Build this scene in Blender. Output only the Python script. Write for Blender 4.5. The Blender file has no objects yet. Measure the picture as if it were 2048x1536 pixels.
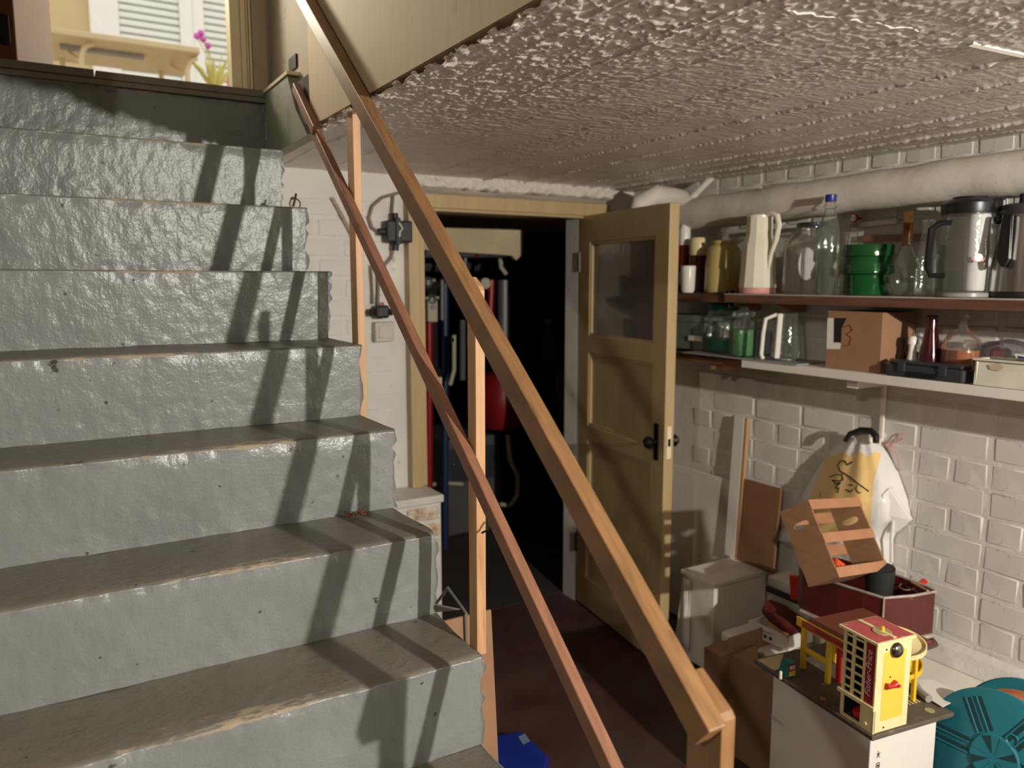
import bpy, bmesh, math, random
import numpy as np
from mathutils import Vector, Matrix

# ------------------------------------------------------------------ camera, light, exposure
SC = bpy.context.scene
COL = SC.collection
H = 1.57                                   # eye height over the cellar floor
YAW = math.radians(30.763); PITCH = math.radians(7.4516); FPX = 1575.0
cam_d = bpy.data.cameras.new('camera'); cam = bpy.data.objects.new('camera', cam_d); COL.objects.link(cam)
cam.location = (0, 0, H); cam.rotation_euler = (math.pi/2 - PITCH, 0, -YAW)
cam_d.sensor_width = 36; cam_d.lens = FPX/2048*36; cam_d.clip_start = 0.02
cam_d.dof.use_dof = True; cam_d.dof.focus_distance = 1.65; cam_d.dof.aperture_fstop = 3.2
SC.camera = cam
SC.view_settings.view_transform = 'Standard'; SC.view_settings.look = 'None'
SC.view_settings.gamma = 1; SC.view_settings.use_curve_mapping = False
SC.view_settings.exposure = 0.38
W = bpy.data.worlds.new('sky'); SC.world = W; W.use_nodes = True
W.node_tree.nodes['Background'].inputs[0].default_value = (1.0, 0.96, 0.88, 1)
W.node_tree.nodes['Background'].inputs[1].default_value = 0.95
LAMP = (1.345, -1.33, 1.862)
ld = bpy.data.lights.new('cellar_bulb', 'POINT'); ld.energy = 262; ld.color = (1.0, 0.935, 0.84); ld.shadow_soft_size = 0.022
l3 = bpy.data.lights.new('side_room_bulb', 'POINT'); l3.energy = 72; l3.color = (1.0, 0.90, 0.78); l3.shadow_soft_size = 0.05
l3o = bpy.data.objects.new('side_room_bulb', l3); l3o.location = (-2.3, -.66, 2.95); COL.objects.link(l3o)
l2 = bpy.data.lights.new('stairwell_fill_spot', 'SPOT'); l2.energy = 60; l2.color = (1.0, 0.88, 0.68); l2.shadow_soft_size = 0.2; l2.spot_size = math.radians(75); l2.spot_blend = 0.6  # added fill spot without a known fixture, brightens the beige stairwell wall
l2o = bpy.data.objects.new('stairwell_fill_spot', l2); l2o.location = (-.05, 3.6, 2.90); COL.objects.link(l2o)
l2o.rotation_euler = (Vector((.7, 1.1, 2.5))-Vector((-.05, 3.6, 2.90))).to_track_quat('-Z', 'Y').to_euler()
lo = bpy.data.objects.new('cellar_bulb', ld); lo.location = LAMP; COL.objects.link(lo)

# a pixel of the 2048x1536 photograph turned into a point on a plane of the room (used to measure places)
_F = np.array([math.sin(YAW)*math.cos(PITCH), math.cos(YAW)*math.cos(PITCH), -math.sin(PITCH)])
_R = np.array([math.cos(YAW), -math.sin(YAW), 0]); _U = np.cross(_R, _F); _O = np.array([0, 0, H])
def ray(u, v): return _F*FPX + _R*(u-1024) + _U*(768-v)
def onx(u, v, x): d = ray(u, v); return Vector(_O + d*(x/d[0]))
def ony(u, v, y): d = ray(u, v); return Vector(_O + d*(y/d[1]))
def onz(u, v, z): d = ray(u, v); return Vector(_O + d*((z-H)/d[2]))
def atd(u, v, dist): d = ray(u, v); return Vector(_O + d*(dist/FPX))
def depth(p): return float((np.array(p)-_O).dot(_F))

rnd = random.Random(7)
nrs = np.random.RandomState(11)

# ------------------------------------------------------------------ materials
def lin(c):
    c = [x/255.0 for x in c]
    return tuple((x/12.92 if x <= 0.04045 else ((x+0.055)/1.055)**2.4) for x in c) + (1,)
MATS = {}
def mat(name, rgb, rough=0.6, var=0.12, scale=12, stretch=(1, 1, 1), bump=0.0, bscale=60, bdist=0.004, metal=0.0,
        spec=0.5, dark=None, dark_amt=0.0, dark_scale=6, coat=0.0, trans=0.0):
    m = bpy.data.materials.new(name); m.use_nodes = True; nt = m.node_tree; N = nt.nodes; L = nt.links
    b = N['Principled BSDF']; base = lin(rgb)
    b.inputs['Roughness'].default_value = rough; b.inputs['Metallic'].default_value = metal
    b.inputs['Specular IOR Level'].default_value = spec
    if coat: b.inputs['Coat Weight'].default_value = coat; b.inputs['Coat Roughness'].default_value = 0.15
    if trans: b.inputs['Transmission Weight'].default_value = trans
    tc = N.new('ShaderNodeTexCoord'); mp = N.new('ShaderNodeMapping'); mp.inputs['Scale'].default_value = stretch
    L.new(tc.outputs['Object'], mp.inputs[0])
    no = N.new('ShaderNodeTexNoise'); no.inputs['Scale'].default_value = scale; no.inputs['Detail'].default_value = 6
    L.new(mp.outputs[0], no.inputs['Vector'])
    cr = N.new('ShaderNodeValToRGB')
    e = cr.color_ramp.elements
    e[0].position = 0.3; e[1].position = 0.7
    e[0].color = tuple(max(0, x*(1-var)) for x in base[:3]) + (1,)
    e[1].color = tuple(min(1, x*(1+var)) for x in base[:3]) + (1,)
    L.new(no.outputs['Fac'], cr.inputs[0]); colout = cr.outputs[0]
    if dark is not None:
        n2 = N.new('ShaderNodeTexNoise'); n2.inputs['Scale'].default_value = dark_scale; n2.inputs['Detail'].default_value = 8
        n2.inputs['Roughness'].default_value = 0.7
        L.new(mp.outputs[0], n2.inputs['Vector'])
        r2 = N.new('ShaderNodeValToRGB'); r2.color_ramp.elements[0].position = 0.62-dark_amt*0.25; r2.color_ramp.elements[1].position = 0.74-dark_amt*0.2
        L.new(n2.outputs['Fac'], r2.inputs[0])
        mx = N.new('ShaderNodeMix'); mx.data_type = 'RGBA'; mx.inputs['B'].default_value = lin(dark)
        L.new(r2.outputs[0], mx.inputs['Factor']); L.new(colout, mx.inputs['A']); colout = mx.outputs['Result']
    L.new(colout, b.inputs['Base Color'])
    if bump:
        n3 = N.new('ShaderNodeTexNoise'); n3.inputs['Scale'].default_value = bscale; n3.inputs['Detail'].default_value = 5
        L.new(mp.outputs[0], n3.inputs['Vector'])
        bp = N.new('ShaderNodeBump'); bp.inputs['Strength'].default_value = bump; bp.inputs['Distance'].default_value = bdist
        L.new(n3.outputs['Fac'], bp.inputs['Height']); L.new(bp.outputs[0], b.inputs['Normal'])
    MATS[name] = m; return m
def glassmat(name, tint=(255, 255, 255), body=0.0, bodycol=(200, 200, 200), rough=0.07, refl=1.0):
    """thin glass: mostly see-through, mirror-like at grazing angles, a little body colour"""
    m = bpy.data.materials.new(name); m.use_nodes = True; nt = m.node_tree; N = nt.nodes; L = nt.links
    N.clear(); out = N.new('ShaderNodeOutputMaterial')
    t = N.new('ShaderNodeBsdfTransparent'); t.inputs[0].default_value = lin(tint)
    g = N.new('ShaderNodeBsdfGlossy'); g.inputs['Roughness'].default_value = rough; g.inputs[0].default_value = (1, 1, 1, 1)
    d = N.new('ShaderNodeBsdfDiffuse'); d.inputs[0].default_value = lin(bodycol)
    fr = N.new('ShaderNodeFresnel'); fr.inputs[0].default_value = 1.3
    no = N.new('ShaderNodeTexNoise'); no.inputs['Scale'].default_value = 14
    bp = N.new('ShaderNodeBump'); bp.inputs['Strength'].default_value = 0.12; bp.inputs['Distance'].default_value = 0.01
    L.new(no.outputs['Fac'], bp.inputs['Height']); L.new(bp.outputs[0], g.inputs['Normal']); L.new(bp.outputs[0], fr.inputs['Normal'])
    m1 = N.new('ShaderNodeMixShader'); m1.inputs[0].default_value = body
    L.new(t.outputs[0], m1.inputs[1]); L.new(d.outputs[0], m1.inputs[2])
    ml = N.new('ShaderNodeMath'); ml.operation = 'MULTIPLY_ADD'; ml.inputs[1].default_value = refl*.8; ml.inputs[2].default_value = .035; ml.use_clamp = True
    L.new(fr.outputs[0], ml.inputs[0])
    m2 = N.new('ShaderNodeMixShader'); L.new(ml.outputs[0], m2.inputs[0]); L.new(m1.outputs[0], m2.inputs[1]); L.new(g.outputs[0], m2.inputs[2])
    L.new(m2.outputs[0], out.inputs[0]); MATS[name] = m; return m

# grey stair paint: glossy, lumpy, worn to bare concrete along the nosings; walked-on dirt on the treads
def stairmat(name, rgb, tread):
    m = mat(name, rgb, rough=0.33 if not tread else 0.5, var=0.09, scale=7, spec=0.55)
    nt = m.node_tree; N = nt.nodes; L = nt.links; b = N['Principled BSDF']
    src = b.inputs['Base Color'].links[0].from_socket
    tc = N['Texture Coordinate']
    # dark nicks
    n2 = N.new('ShaderNodeTexNoise'); n2.inputs['Scale'].default_value = 38; n2.inputs['Detail'].default_value = 3; L.new(tc.outputs['Object'], n2.inputs['Vector'])
    r2 = N.new('ShaderNodeValToRGB'); r2.color_ramp.elements[0].position = 0.705; r2.color_ramp.elements[1].position = 0.75; L.new(n2.outputs['Fac'], r2.inputs[0])
    mx = N.new('ShaderNodeMix'); mx.data_type = 'RGBA'; mx.inputs['B'].default_value = lin((70, 68, 60)); L.new(r2.outputs[0], mx.inputs['Factor']); L.new(src, mx.inputs['A'])
    src = mx.outputs['Result']
    # wear attribute (painted off at the edges where feet land)
    at = N.new('ShaderNodeAttribute'); at.attribute_name = 'wear'
    n4 = N.new('ShaderNodeTexNoise'); n4.inputs['Scale'].default_value = 60; n4.inputs['Detail'].default_value = 8; n4.inputs['Roughness'].default_value = 0.75
    mp = N.new('ShaderNodeMapping'); mp.inputs['Scale'].default_value = (0.35, 1, 1); L.new(tc.outputs['Object'], mp.inputs[0]); L.new(mp.outputs[0], n4.inputs['Vector'])
    ad = N.new('ShaderNodeMath'); ad.operation = 'MULTIPLY_ADD'; ad.inputs[1].default_value = 0.62; L.new(at.outputs['Fac'], ad.inputs[0]); L.new(n4.outputs['Fac'], ad.inputs[2])
    r4 = N.new('ShaderNodeValToRGB'); r4.color_ramp.elements[0].position = 0.76; r4.color_ramp.elements[1].position = 0.82; L.new(ad.outputs[0], r4.inputs[0])
    m4 = N.new('ShaderNodeMix'); m4.data_type = 'RGBA'; m4.inputs['B'].default_value = lin((158, 144, 122)); L.new(r4.outputs[0], m4.inputs['Factor']); L.new(src, m4.inputs['A'])
    L.new(m4.outputs['Result'], b.inputs['Base Color'])
    rr = N.new('ShaderNodeMapRange'); rr.inputs['To Min'].default_value = b.inputs['Roughness'].default_value; rr.inputs['To Max'].default_value = 0.9
    L.new(r4.outputs[0], rr.inputs['Value']); L.new(rr.outputs[0], b.inputs['Roughness'])
    # relief: brushed lumps + pits
    n5 = N.new('ShaderNodeTexNoise'); n5.inputs['Scale'].default_value = 34; n5.inputs['Detail'].default_value = 4
    m5 = N.new('ShaderNodeMapping'); m5.inputs['Scale'].default_value = (1, 1, 0.6); L.new(tc.outputs['Object'], m5.inputs[0]); L.new(m5.outputs[0], n5.inputs['Vector'])
    n6 = N.new('ShaderNodeTexNoise'); n6.inputs['Scale'].default_value = 130; n6.inputs['Detail'].default_value = 3; L.new(tc.outputs['Object'], n6.inputs['Vector'])
    b1 = N.new('ShaderNodeBump'); b1.inputs['Strength'].default_value = 0.55; b1.inputs['Distance'].default_value = 0.006; L.new(n5.outputs['Fac'], b1.inputs['Height'])
    b2 = N.new('ShaderNodeBump'); b2.inputs['Strength'].default_value = 0.6; b2.inputs['Distance'].default_value = 0.0018; L.new(n6.outputs['Fac'], b2.inputs['Height']); L.new(b1.outputs[0], b2.inputs['Normal'])
    L.new(b2.outputs[0], b.inputs['Normal'])
    return m
RISER = stairmat('grey_stair_paint', (126, 130, 128), False)
TREAD = stairmat('dirty_stair_tread', (114, 109, 98), True)
WHITEBRICK = mat('white_brick_paint', (206, 202, 194), rough=0.5, var=0.07, scale=9, bump=0.35, bscale=90, bdist=0.002, dark=(150, 140, 122), dark_amt=0.05, dark_scale=22)
RAW = mat('raw_dark_concrete', (92, 84, 76), rough=0.9, var=0.15)
BACKWHITE = mat('back_wall_white', (218, 214, 206), rough=0.65, var=0.06, scale=7, bump=0.3, bscale=50, dark=(165, 152, 134), dark_amt=0.08, dark_scale=14)
MORTAR = mat('mortar_white_paint', (213, 209, 201), rough=0.45, var=0.08, scale=14, bump=0.6, bscale=60, bdist=0.004)
CEIL = mat('ceiling_whitewash', (226, 216, 207), rough=0.38, var=0.1, scale=7, stretch=(.6, 1, 1), bump=0.45, bscale=170, bdist=0.0015, dark=(120, 106, 94), dark_amt=0.04, dark_scale=26, spec=0.6)
FLOOR = mat('red_floor_paint', (74, 44, 40), rough=0.6, var=0.35, scale=5, bump=0.2, bscale=30, dark=(70, 58, 54), dark_amt=0.6, dark_scale=3)
BEIGE = mat('beige_plaster', (206, 184, 146), rough=0.6, var=0.03, scale=4, stretch=(1, 3, 0.8), bump=0.2, bscale=14, bdist=0.004, dark=(172, 152, 120), dark_amt=0.06, dark_scale=10)
BEIGE2 = mat('grey_beige_plaster', (182, 168, 142), rough=0.65, var=0.06, scale=8, bump=0.2, bscale=20, dark=(130, 126, 106), dark_amt=0.1)
GREENGREY = mat('grey_green_paint', (146, 148, 126), rough=0.5, var=0.1, scale=9, bump=0.4, bscale=30, dark=(90, 92, 78), dark_amt=0.15)
CREAMTRIM = mat('cream_gloss_paint', (240, 226, 190), rough=0.35, var=0.05, scale=6, spec=0.5)
DOORPAINT = mat('cream_door_paint', (184, 160, 116), rough=0.42, var=0.06, scale=6, stretch=(4, 4, 0.6), bump=0.1, bscale=30)
GREYPAINT = mat('grey_threshold', (120, 116, 104), rough=0.6, var=0.1, scale=20)
BLACK = mat('black_plastic', (24, 24, 25), rough=0.35, var=0.1)
IRON = mat('black_iron', (22, 19, 17), rough=0.4, var=0.2, metal=0.4)
PINE = mat('pine_lath', (190, 148, 106), rough=0.5, var=0.16, scale=9, stretch=(8, 8, 0.5), dark=(150, 88, 50), dark_amt=0.02, dark_scale=3)
RAILW = mat('varnished_handrail_wood', (138, 102, 66), rough=0.38, var=0.24, scale=8, stretch=(14, 1.2, 2.2), dark=(96, 66, 40), dark_amt=0.14, dark_scale=5, spec=0.5)
REDW = mat('reddish_lath_wood', (142, 100, 76), rough=0.45, var=0.22, scale=8, stretch=(14, 1.5, 2.2), dark=(96, 58, 40), dark_amt=0.15, dark_scale=4)
SHELFW = mat('brown_shelf_wood', (108, 74, 56), rough=0.5, var=0.3, scale=8, stretch=(8, 0.8, 8), dark=(70, 48, 36), dark_amt=0.2)
PLY = mat('plywood', (140, 104, 74), rough=0.5, var=0.14, scale=8, stretch=(1, 1, 7), dark=(140, 104, 76), dark_amt=0.05, dark_scale=4)
SLATW = mat('beech_slat', (176, 126, 92), rough=0.5, var=0.1, scale=20)
CARD = mat('brown_cardboard', (150, 114, 84), rough=0.8, var=0.08, scale=6, bump=0.08, bscale=80)
WHITE = mat('white_paint', (226, 220, 208), rough=0.45, var=0.05, scale=6)
WHITECARD = mat('white_carton', (224, 218, 210), rough=0.45, var=0.04, scale=5, bump=0.12, bscale=9, bdist=0.01)
WPLASTIC = mat('white_plastic', (232, 228, 216), rough=0.3, var=0.03)
PIPEW = mat('white_pipe_wrap', (224, 217, 203), rough=0.6, var=0.06, scale=10, bump=0.35, bscale=16, bdist=0.008, dark=(150, 140, 126), dark_amt=0.02, dark_scale=18)
GREYP = mat('grey_plastic', (150, 148, 142), rough=0.5, var=0.08)
DARKROOM = mat('darkened_boiler_wall', (56, 46, 42), rough=0.9, var=0.3, scale=3)  # darkness of the boiler room put into its wall and floor colour
GLASS = glassmat('clear_glass', (252, 253, 252), 0.05, (215, 218, 210))
GLASSD = glassmat('door_pane_glass', (225, 222, 215), 0.35, (150, 142, 138), refl=1.0)
GREENGL = glassmat('green_glass', (60, 150, 80), 0.35, (40, 120, 62))
SMOKEGL = glassmat('smoky_clear_plastic', (226, 226, 228), 0.12, (190, 190, 192))
CHROME = mat('worn_chrome', (205, 203, 198), rough=0.22, var=0.05, metal=1.0)
CORK = mat('cork', (205, 165, 112), rough=0.8, var=0.15, scale=60)

# ------------------------------------------------------------------ mesh helpers
class MB:
    def __init__(s): s.v = []; s.f = []; s.mi = []
    def add(s, vs, fs, mi=0):
        o = len(s.v); s.v += [tuple(p) for p in vs]; s.f += [tuple(i+o for i in f) for f in fs]; s.mi += [mi]*len(fs); return s
    def hexa(s, p, mi=0):  # 8 points, bottom ring then top ring
        return s.add(p, [(3, 2, 1, 0), (4, 5, 6, 7), (0, 1, 5, 4), (1, 2, 6, 5), (2, 3, 7, 6), (3, 0, 4, 7)], mi)
    def box(s, a, b, mi=0):
        x0, y0, z0 = a; x1, y1, z1 = b
        return s.hexa([(x0, y0, z0), (x1, y0, z0), (x1, y1, z0), (x0, y1, z0), (x0, y0, z1), (x1, y0, z1), (x1, y1, z1), (x0, y1, z1)], mi)
    def obox(s, o, ax, ay, az, mi=0):  # corner + three edge vectors
        o, ax, ay, az = map(Vector, (o, ax, ay, az))
        if ax.cross(ay).dot(az) < 0: ax, ay = ay, ax
        return s.hexa([o, o+ax, o+ax+ay, o+ay, o+az, o+ax+az, o+ax+ay+az, o+ay+az], mi)
    def prism(s, pts, vec, mi=0):
        n = len(pts); vec = Vector(vec); a = [Vector(p) for p in pts]
        nrm = sum(((a[i]-a[0]).cross(a[(i+1) % n]-a[0]) for i in range(1, n-1)), Vector())
        if nrm.dot(vec) < 0: a.reverse()
        b = [p+vec for p in a]
        return s.add(a+b, [tuple(range(n-1, -1, -1)), tuple(range(n, 2*n))]+[(i, (i+1) % n, n+(i+1) % n, n+i) for i in range(n)], mi)
    def tube(s, pts, r, n=8, mi=0, closed=False, cap=True):
        pts = [Vector(p) for p in pts]; m = len(pts); rs = r if isinstance(r, (list, tuple)) else [r]*m
        up = None; rings = []
        for i, p in enumerate(pts):
            t = (pts[(i+1) % m]-pts[i-1]) if (closed or 0 < i < m-1) else (pts[1]-pts[0] if i == 0 else pts[-1]-pts[-2])
            t = t.normalized() if t.length > 1e-9 else Vector((0, 0, 1))
            if up is None: up = t.orthogonal().normalized()
            up = (up - t*up.dot(t)); up = up.normalized() if up.length > 1e-6 else t.orthogonal().normalized()
            w = t.cross(up); rings.append([p+(up*math.cos(2*math.pi*k/n)+w*math.sin(2*math.pi*k/n))*rs[i] for k in range(n)])
        vs = [q for rg in rings for q in rg]; fs = []
        for i in range(m if closed else m-1):
            a = i*n; b = ((i+1) % m)*n
            for k in range(n): fs.append((a+k, a+(k+1) % n, b+(k+1) % n, b+k))
        if cap and not closed: fs += [tuple(range(n-1, -1, -1)), tuple(range((m-1)*n, m*n))]
        return s.add(vs, fs, mi)
    def lathe(s, prof, c, n=28, mi=0, sx=1.0, sy=1.0, facet=False, M=None):
        vs = []; fs = []; m = len(prof); c = Vector(c)
        for r, z in prof:
            for k in range(n):
                a = 2*math.pi*k/n; q = Vector((r*math.cos(a)*sx, r*math.sin(a)*sy, z)); vs.append(c+(M @ q if M else q))
        for i in range(m-1):
            for k in range(n): fs.append((i*n+k, i*n+(k+1) % n, (i+1)*n+(k+1) % n, (i+1)*n+k))
        if prof[0][0] > 1e-6: fs.append(tuple(range(n-1, -1, -1)))
        if prof[-1][0] > 1e-6: fs.append(tuple(range((m-1)*n, m*n)))
        return s.add(vs, fs, mi)
    def disc(s, c, nrm, r, h, n=24, mi=0):
        nrm = Vector(nrm).normalized(); u = nrm.orthogonal().normalized(); w = nrm.cross(u); c = Vector(c)
        return s.prism([c+(u*math.cos(2*math.pi*k/n)+w*math.sin(2*math.pi*k/n))*r for k in range(n)], nrm*h, mi)
    def build(s, name, m, parent=None, smooth=False, bevel=0.0, seg=2, angle=40):
        me = bpy.data.meshes.new(name); me.from_pydata(s.v, [], s.f)
        for q in (m if isinstance(m, (list, tuple)) else [m]): me.materials.append(q)
        if any(s.mi): me.polygons.foreach_set('material_index', s.mi)
        bm = bmesh.new(); bm.from_mesh(me)
        bmesh.ops.remove_doubles(bm, verts=bm.verts, dist=1e-6)
        bmesh.ops.recalc_face_normals(bm, faces=bm.faces); bm.to_mesh(me); bm.free()
        o = bpy.data.objects.new(name, me); COL.objects.link(o)
        if bevel:
            md = o.modifiers.new('bevel', 'BEVEL'); md.width = bevel; md.segments = seg; md.limit_method = 'ANGLE'; md.angle_limit = math.radians(35)
        if smooth:
            me.polygons.foreach_set('use_smooth', [True]*len(me.polygons))
            if angle < 180:
                try: me.set_sharp_from_angle(angle=math.radians(angle))
                except Exception: pass
        if parent is not None: par(o, parent)
        return o
def par(o, p):
    o.parent = p; o.matrix_parent_inverse = Matrix.Translation(p_world(p)).inverted()
def p_world(p):   # things sit at their base point; parts keep world coordinates in their mesh
    return Vector(p.location) if p.parent is None else Vector((0, 0, 0))
def thing(name, label, cat, loc=(0, 0, 0), group=None):
    o = bpy.data.objects.new(name, None); o.empty_display_size = 0.05; o.location = loc; COL.objects.link(o)
    o['label'] = label; o['category'] = cat
    if group: o['group'] = group
    return o
def tag(o, label, cat, group=None):
    o['label'] = label; o['category'] = cat
    if group: o['group'] = group
    return o
def struct(o): o['kind'] = 'structure'; return o
def vnoise(shape, cells, seed):
    """smooth value noise on a grid, about -1..1"""
    rs = np.random.RandomState(seed); ny, nx = shape; cy, cx = cells
    g = rs.rand(cy+2, cx+2)*2-1
    yy = np.linspace(0, cy, ny, endpoint=False); xx = np.linspace(0, cx, nx, endpoint=False)
    yi = yy.astype(int); xi = xx.astype(int); fy = (yy-yi)[:, None]; fx = (xx-xi)[None, :]
    fy = fy*fy*(3-2*fy); fx = fx*fx*(3-2*fx)
    a = g[yi][:, xi]; b = g[yi][:, xi+1]; c = g[yi+1][:, xi]; d = g[yi+1][:, xi+1]
    return (a*(1-fx)+b*fx)*(1-fy)+(c*(1-fx)+d*fx)*fy
def text(name, s, m, loc, rot, size, parent, extr=0.0004, shear=0.0):
    cu = bpy.data.curves.new(name, 'FONT'); cu.body = s; cu.size = size; cu.extrude = extr; cu.shear = shear; cu.align_x = 'CENTER'; cu.align_y = 'CENTER'
    o = bpy.data.objects.new(name+'_tmp', cu); COL.objects.link(o)
    dg = bpy.context.evaluated_depsgraph_get(); me = bpy.data.meshes.new_from_object(o.evaluated_get(dg))
    bpy.data.objects.remove(o); me.name = name; me.materials.clear(); me.materials.append(m)
    me.transform(Matrix.Translation(Vector(loc)) @ rot.to_4x4())
    q = bpy.data.objects.new(name, me); COL.objects.link(q); par(q, parent); return q
def fr3(x, y, z): return Matrix((Vector(x), Vector(y), Vector(z))).transposed()

# ------------------------------------------------------------------ the room
XO = 0.70; ZC = 2.00; YB = 3.05; XW = 2.50; ZL = H+0.641
o = MB().box((-3.3, -3.6, -0.1), (3.2, 5.4, 0)).build('floor', FLOOR); struct(o)

# ceiling: board-marked whitewashed concrete, real relief
def ceiling():
    x0, x1, y0, y1 = XO, 2.52, 0.55, YB+0.02; nx, ny = 520, 730
    xs = np.linspace(x0, x1, nx); ys = np.linspace(y0, y1, ny); X, Y = np.meshgrid(xs, ys)
    h = np.zeros((ny, nx))
    joints = [0.80, 0.98, 1.15, 1.36, 1.50, 1.64, 1.835, 1.97, 2.10, 2.20, 2.31, 2.42]
    strength = [0.4, 0.5, 0.25, 0.3, 0.35, 1.0, 0.9, 0.5, 1.0, 0.7, 1.1, 0.6]
    rs = np.random.RandomState(3); lev = rs.rand(len(joints)+1)*0.005
    idx = np.searchsorted(joints, xs); h -= lev[idx][None, :]
    for j, s in zip(joints, strength):
        wob = vnoise((ny, 1), (40, 1), int(j*1000))*0.003
        amp = (0.75+0.3*vnoise((ny, 1), (60, 1), int(j*777))+0.3*vnoise((ny, 1), (300, 1), int(j*555)))*s
        h -= 0.0095*np.clip(amp, 0, 2)*np.exp(-((X-j-wob)/0.0042)**2)
    streak = vnoise((ny, nx), (340, 26), 5)*0.55+vnoise((ny, nx), (200, 44), 6)*0.45
    patch = np.clip(vnoise((ny, nx), (9, 6), 8)*0.9+0.45, 0.1, 1.2)
    near = np.exp(-((X-x0)/0.40)**2)*np.clip((2.6-Y)/1.0, 0, 1)*1.4
    near += np.clip((1.25-Y)/0.6, 0, 1)*0.35
    band = np.exp(-((X-1.42)/0.10)**2)*0.9
    amp = 0.5+0.35*patch*(0.5+near+band)
    h += 0.0010*streak*amp
    n_ = vnoise((ny, nx), (120, 86), 9)*0.30+vnoise((ny, nx), (230, 150), 10)*0.50+vnoise((ny, nx), (365, 255), 14)*0.45
    lump = np.clip((n_-0.12)/0.22, 0, 1); lump = lump*lump*(3-2*lump)
    h -= 0.0031*lump*np.clip(near*0.9+band*0.35+0.04*patch, 0, 1.1)
    h += 0.0004*vnoise((ny, nx), (350, 250), 12)
    h += 0.003*vnoise((ny, nx), (6, 4), 13)
    edge = (xs-x0) < 0.03
    h[:, edge] += (0.005*vnoise((ny, 1), (70, 1), 21))
    V = np.stack([X, Y, ZC+h], -1).reshape(-1, 3)
    V[:, 0] += np.where(np.isclose(V[:, 0], x0), np.repeat(0.005*vnoise((ny, 1), (110, 1), 22)[:, 0], nx), 0)
    i = np.arange(ny*nx).reshape(ny, nx)
    q = np.stack([i[:-1, :-1], i[1:, :-1], i[1:, 1:], i[:-1, 1:]], -1).reshape(-1, 4)
    me = bpy.data.meshes.new('ceiling'); me.vertices.add(len(V)); me.vertices.foreach_set('co', V.ravel())
    me.loops.add(q.size); me.loops.foreach_set('vertex_index', q.ravel()); me.polygons.add(len(q)); me.polygons.foreach_set('loop_start', np.arange(0, q.size, 4)); me.polygons.foreach_set('use_smooth', np.ones(len(q), bool))
    me.update(calc_edges=True); me.materials.append(CEIL)
    o = bpy.data.objects.new('ceiling', me); COL.objects.link(o); struct(o)
    s = MB().box((XO+0.004, -0.3, ZC+0.025), (3.2, YB+0.0, ZC+0.16)).box((-0.9, -3.6, ZC), (3.2, -0.3, ZC+0.16)).box((XO, -0.3, ZC-0.004), (2.6, 0.56, ZC+0.02)).build('slab', RAW, o)
    # broken lip of plaster near the lamp and a batten, at the top right of the view
    a = onz(1560, 20, ZC); b = onz(2090, 95, ZC); c = onz(1940, 82, ZC); d = onz(2075, 112, ZC)
    MB().tube([a.lerp(b, t)+Vector((0, rnd.uniform(-.009, .009), -0.0005)) for t in np.linspace(0, 1, 34)], [0.0012+.0022*rnd.random() for _ in range(34)], 6).build('plaster_lip', CEIL, o, True)
    MB().tube([c, d], 0.009, 6).build('batten', WHITE, o)
    return o
ceiling()

# stairwell walls above the ceiling
st = MB()
ww = MB().box((XO, 0.0, ZC+0.010), (XO+0.12, 2.31, 4.3)).build('wall_stairwell', BEIGE); struct(ww)
MB().box((XO+0.03, 2.31, ZC+0.012), (XO+0.14, 2.83, 4.3)).build('recess', BEIGE2, ww)
o = MB().box((-0.55, 1.9, 0), (-0.42, YB, 4.3)).build('wall_left', mat('dark_dado_paint', (96, 94, 82), rough=.7)); struct(o)
o = MB().box((-0.55, -0.3, 4.3), (0.9, YB, 4.4)).box((-0.9, -0.42, ZC+.16), (0.9, -0.3, 4.4)).build('ceiling_stairwell', BEIGE2); struct(o)
o = MB().box((-3.3, -3.6, 0), (-3.2, 2.0, 3.2)).box((-3.2, 1.9, 0), (-0.55, 2.0, 3.2)).box((-0.9, -3.6, ZC+.16), (-0.8, -.42, 3.3)).box((-.60, -.3, 3.3), (-.55, 2.0, 4.3)).build('wall_side_room', RAW); struct(o)
o = MB().box((-3.3, -3.6, 3.2), (-0.8, -.3, 3.3)).box((-3.3, -.3, 3.2), (-0.55, 2.0, 3.3)).build('ceiling_side_room', RAW); struct(o)
o = MB().box((-3.3, -3.7, 0), (3.2, -3.6, 3.3)).build('wall_front', RAW); struct(o)
# crumbling plaster along the foot of the stairwell wall
g = MB()
for i in range(95):
    y = rnd.uniform(0.9, 2.3); r = rnd.uniform(0.003, 0.011)
    g.lathe([(r*.3, -r*.5), (r, 0), (r*.4, r*.6)], (XO+rnd.uniform(-.002, .014), y, ZC-rnd.uniform(0, .012)), 5, sy=rnd.uniform(.8, 2.2))
c = g.build('plaster_crumb', CEIL, ww, True); c['kind'] = 'stuff'
up = MB().prism([(XO-.004, 2.33, ZC-.010), (XO-.004, 2.80, ZC-.012), (XO-.004, 2.80, 2.195), (XO-.004, 2.52, 2.195), (XO-.004, 2.44, 2.08)], (0.04, 0, 0)).build('stair_upstand', GREENGREY, ww)
MB().obox((XO-0.010, 2.50, 2.196), (0.045, 0, 0), (0, 0.31, 0.0), (0, 0, 0.010)).build('ledge', CREAMTRIM, ww)
MB().box((XO+0.024, 2.52, 2.225), (XO+0.032, 2.60, 2.265)).build('socket_hole', BLACK, ww)

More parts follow.
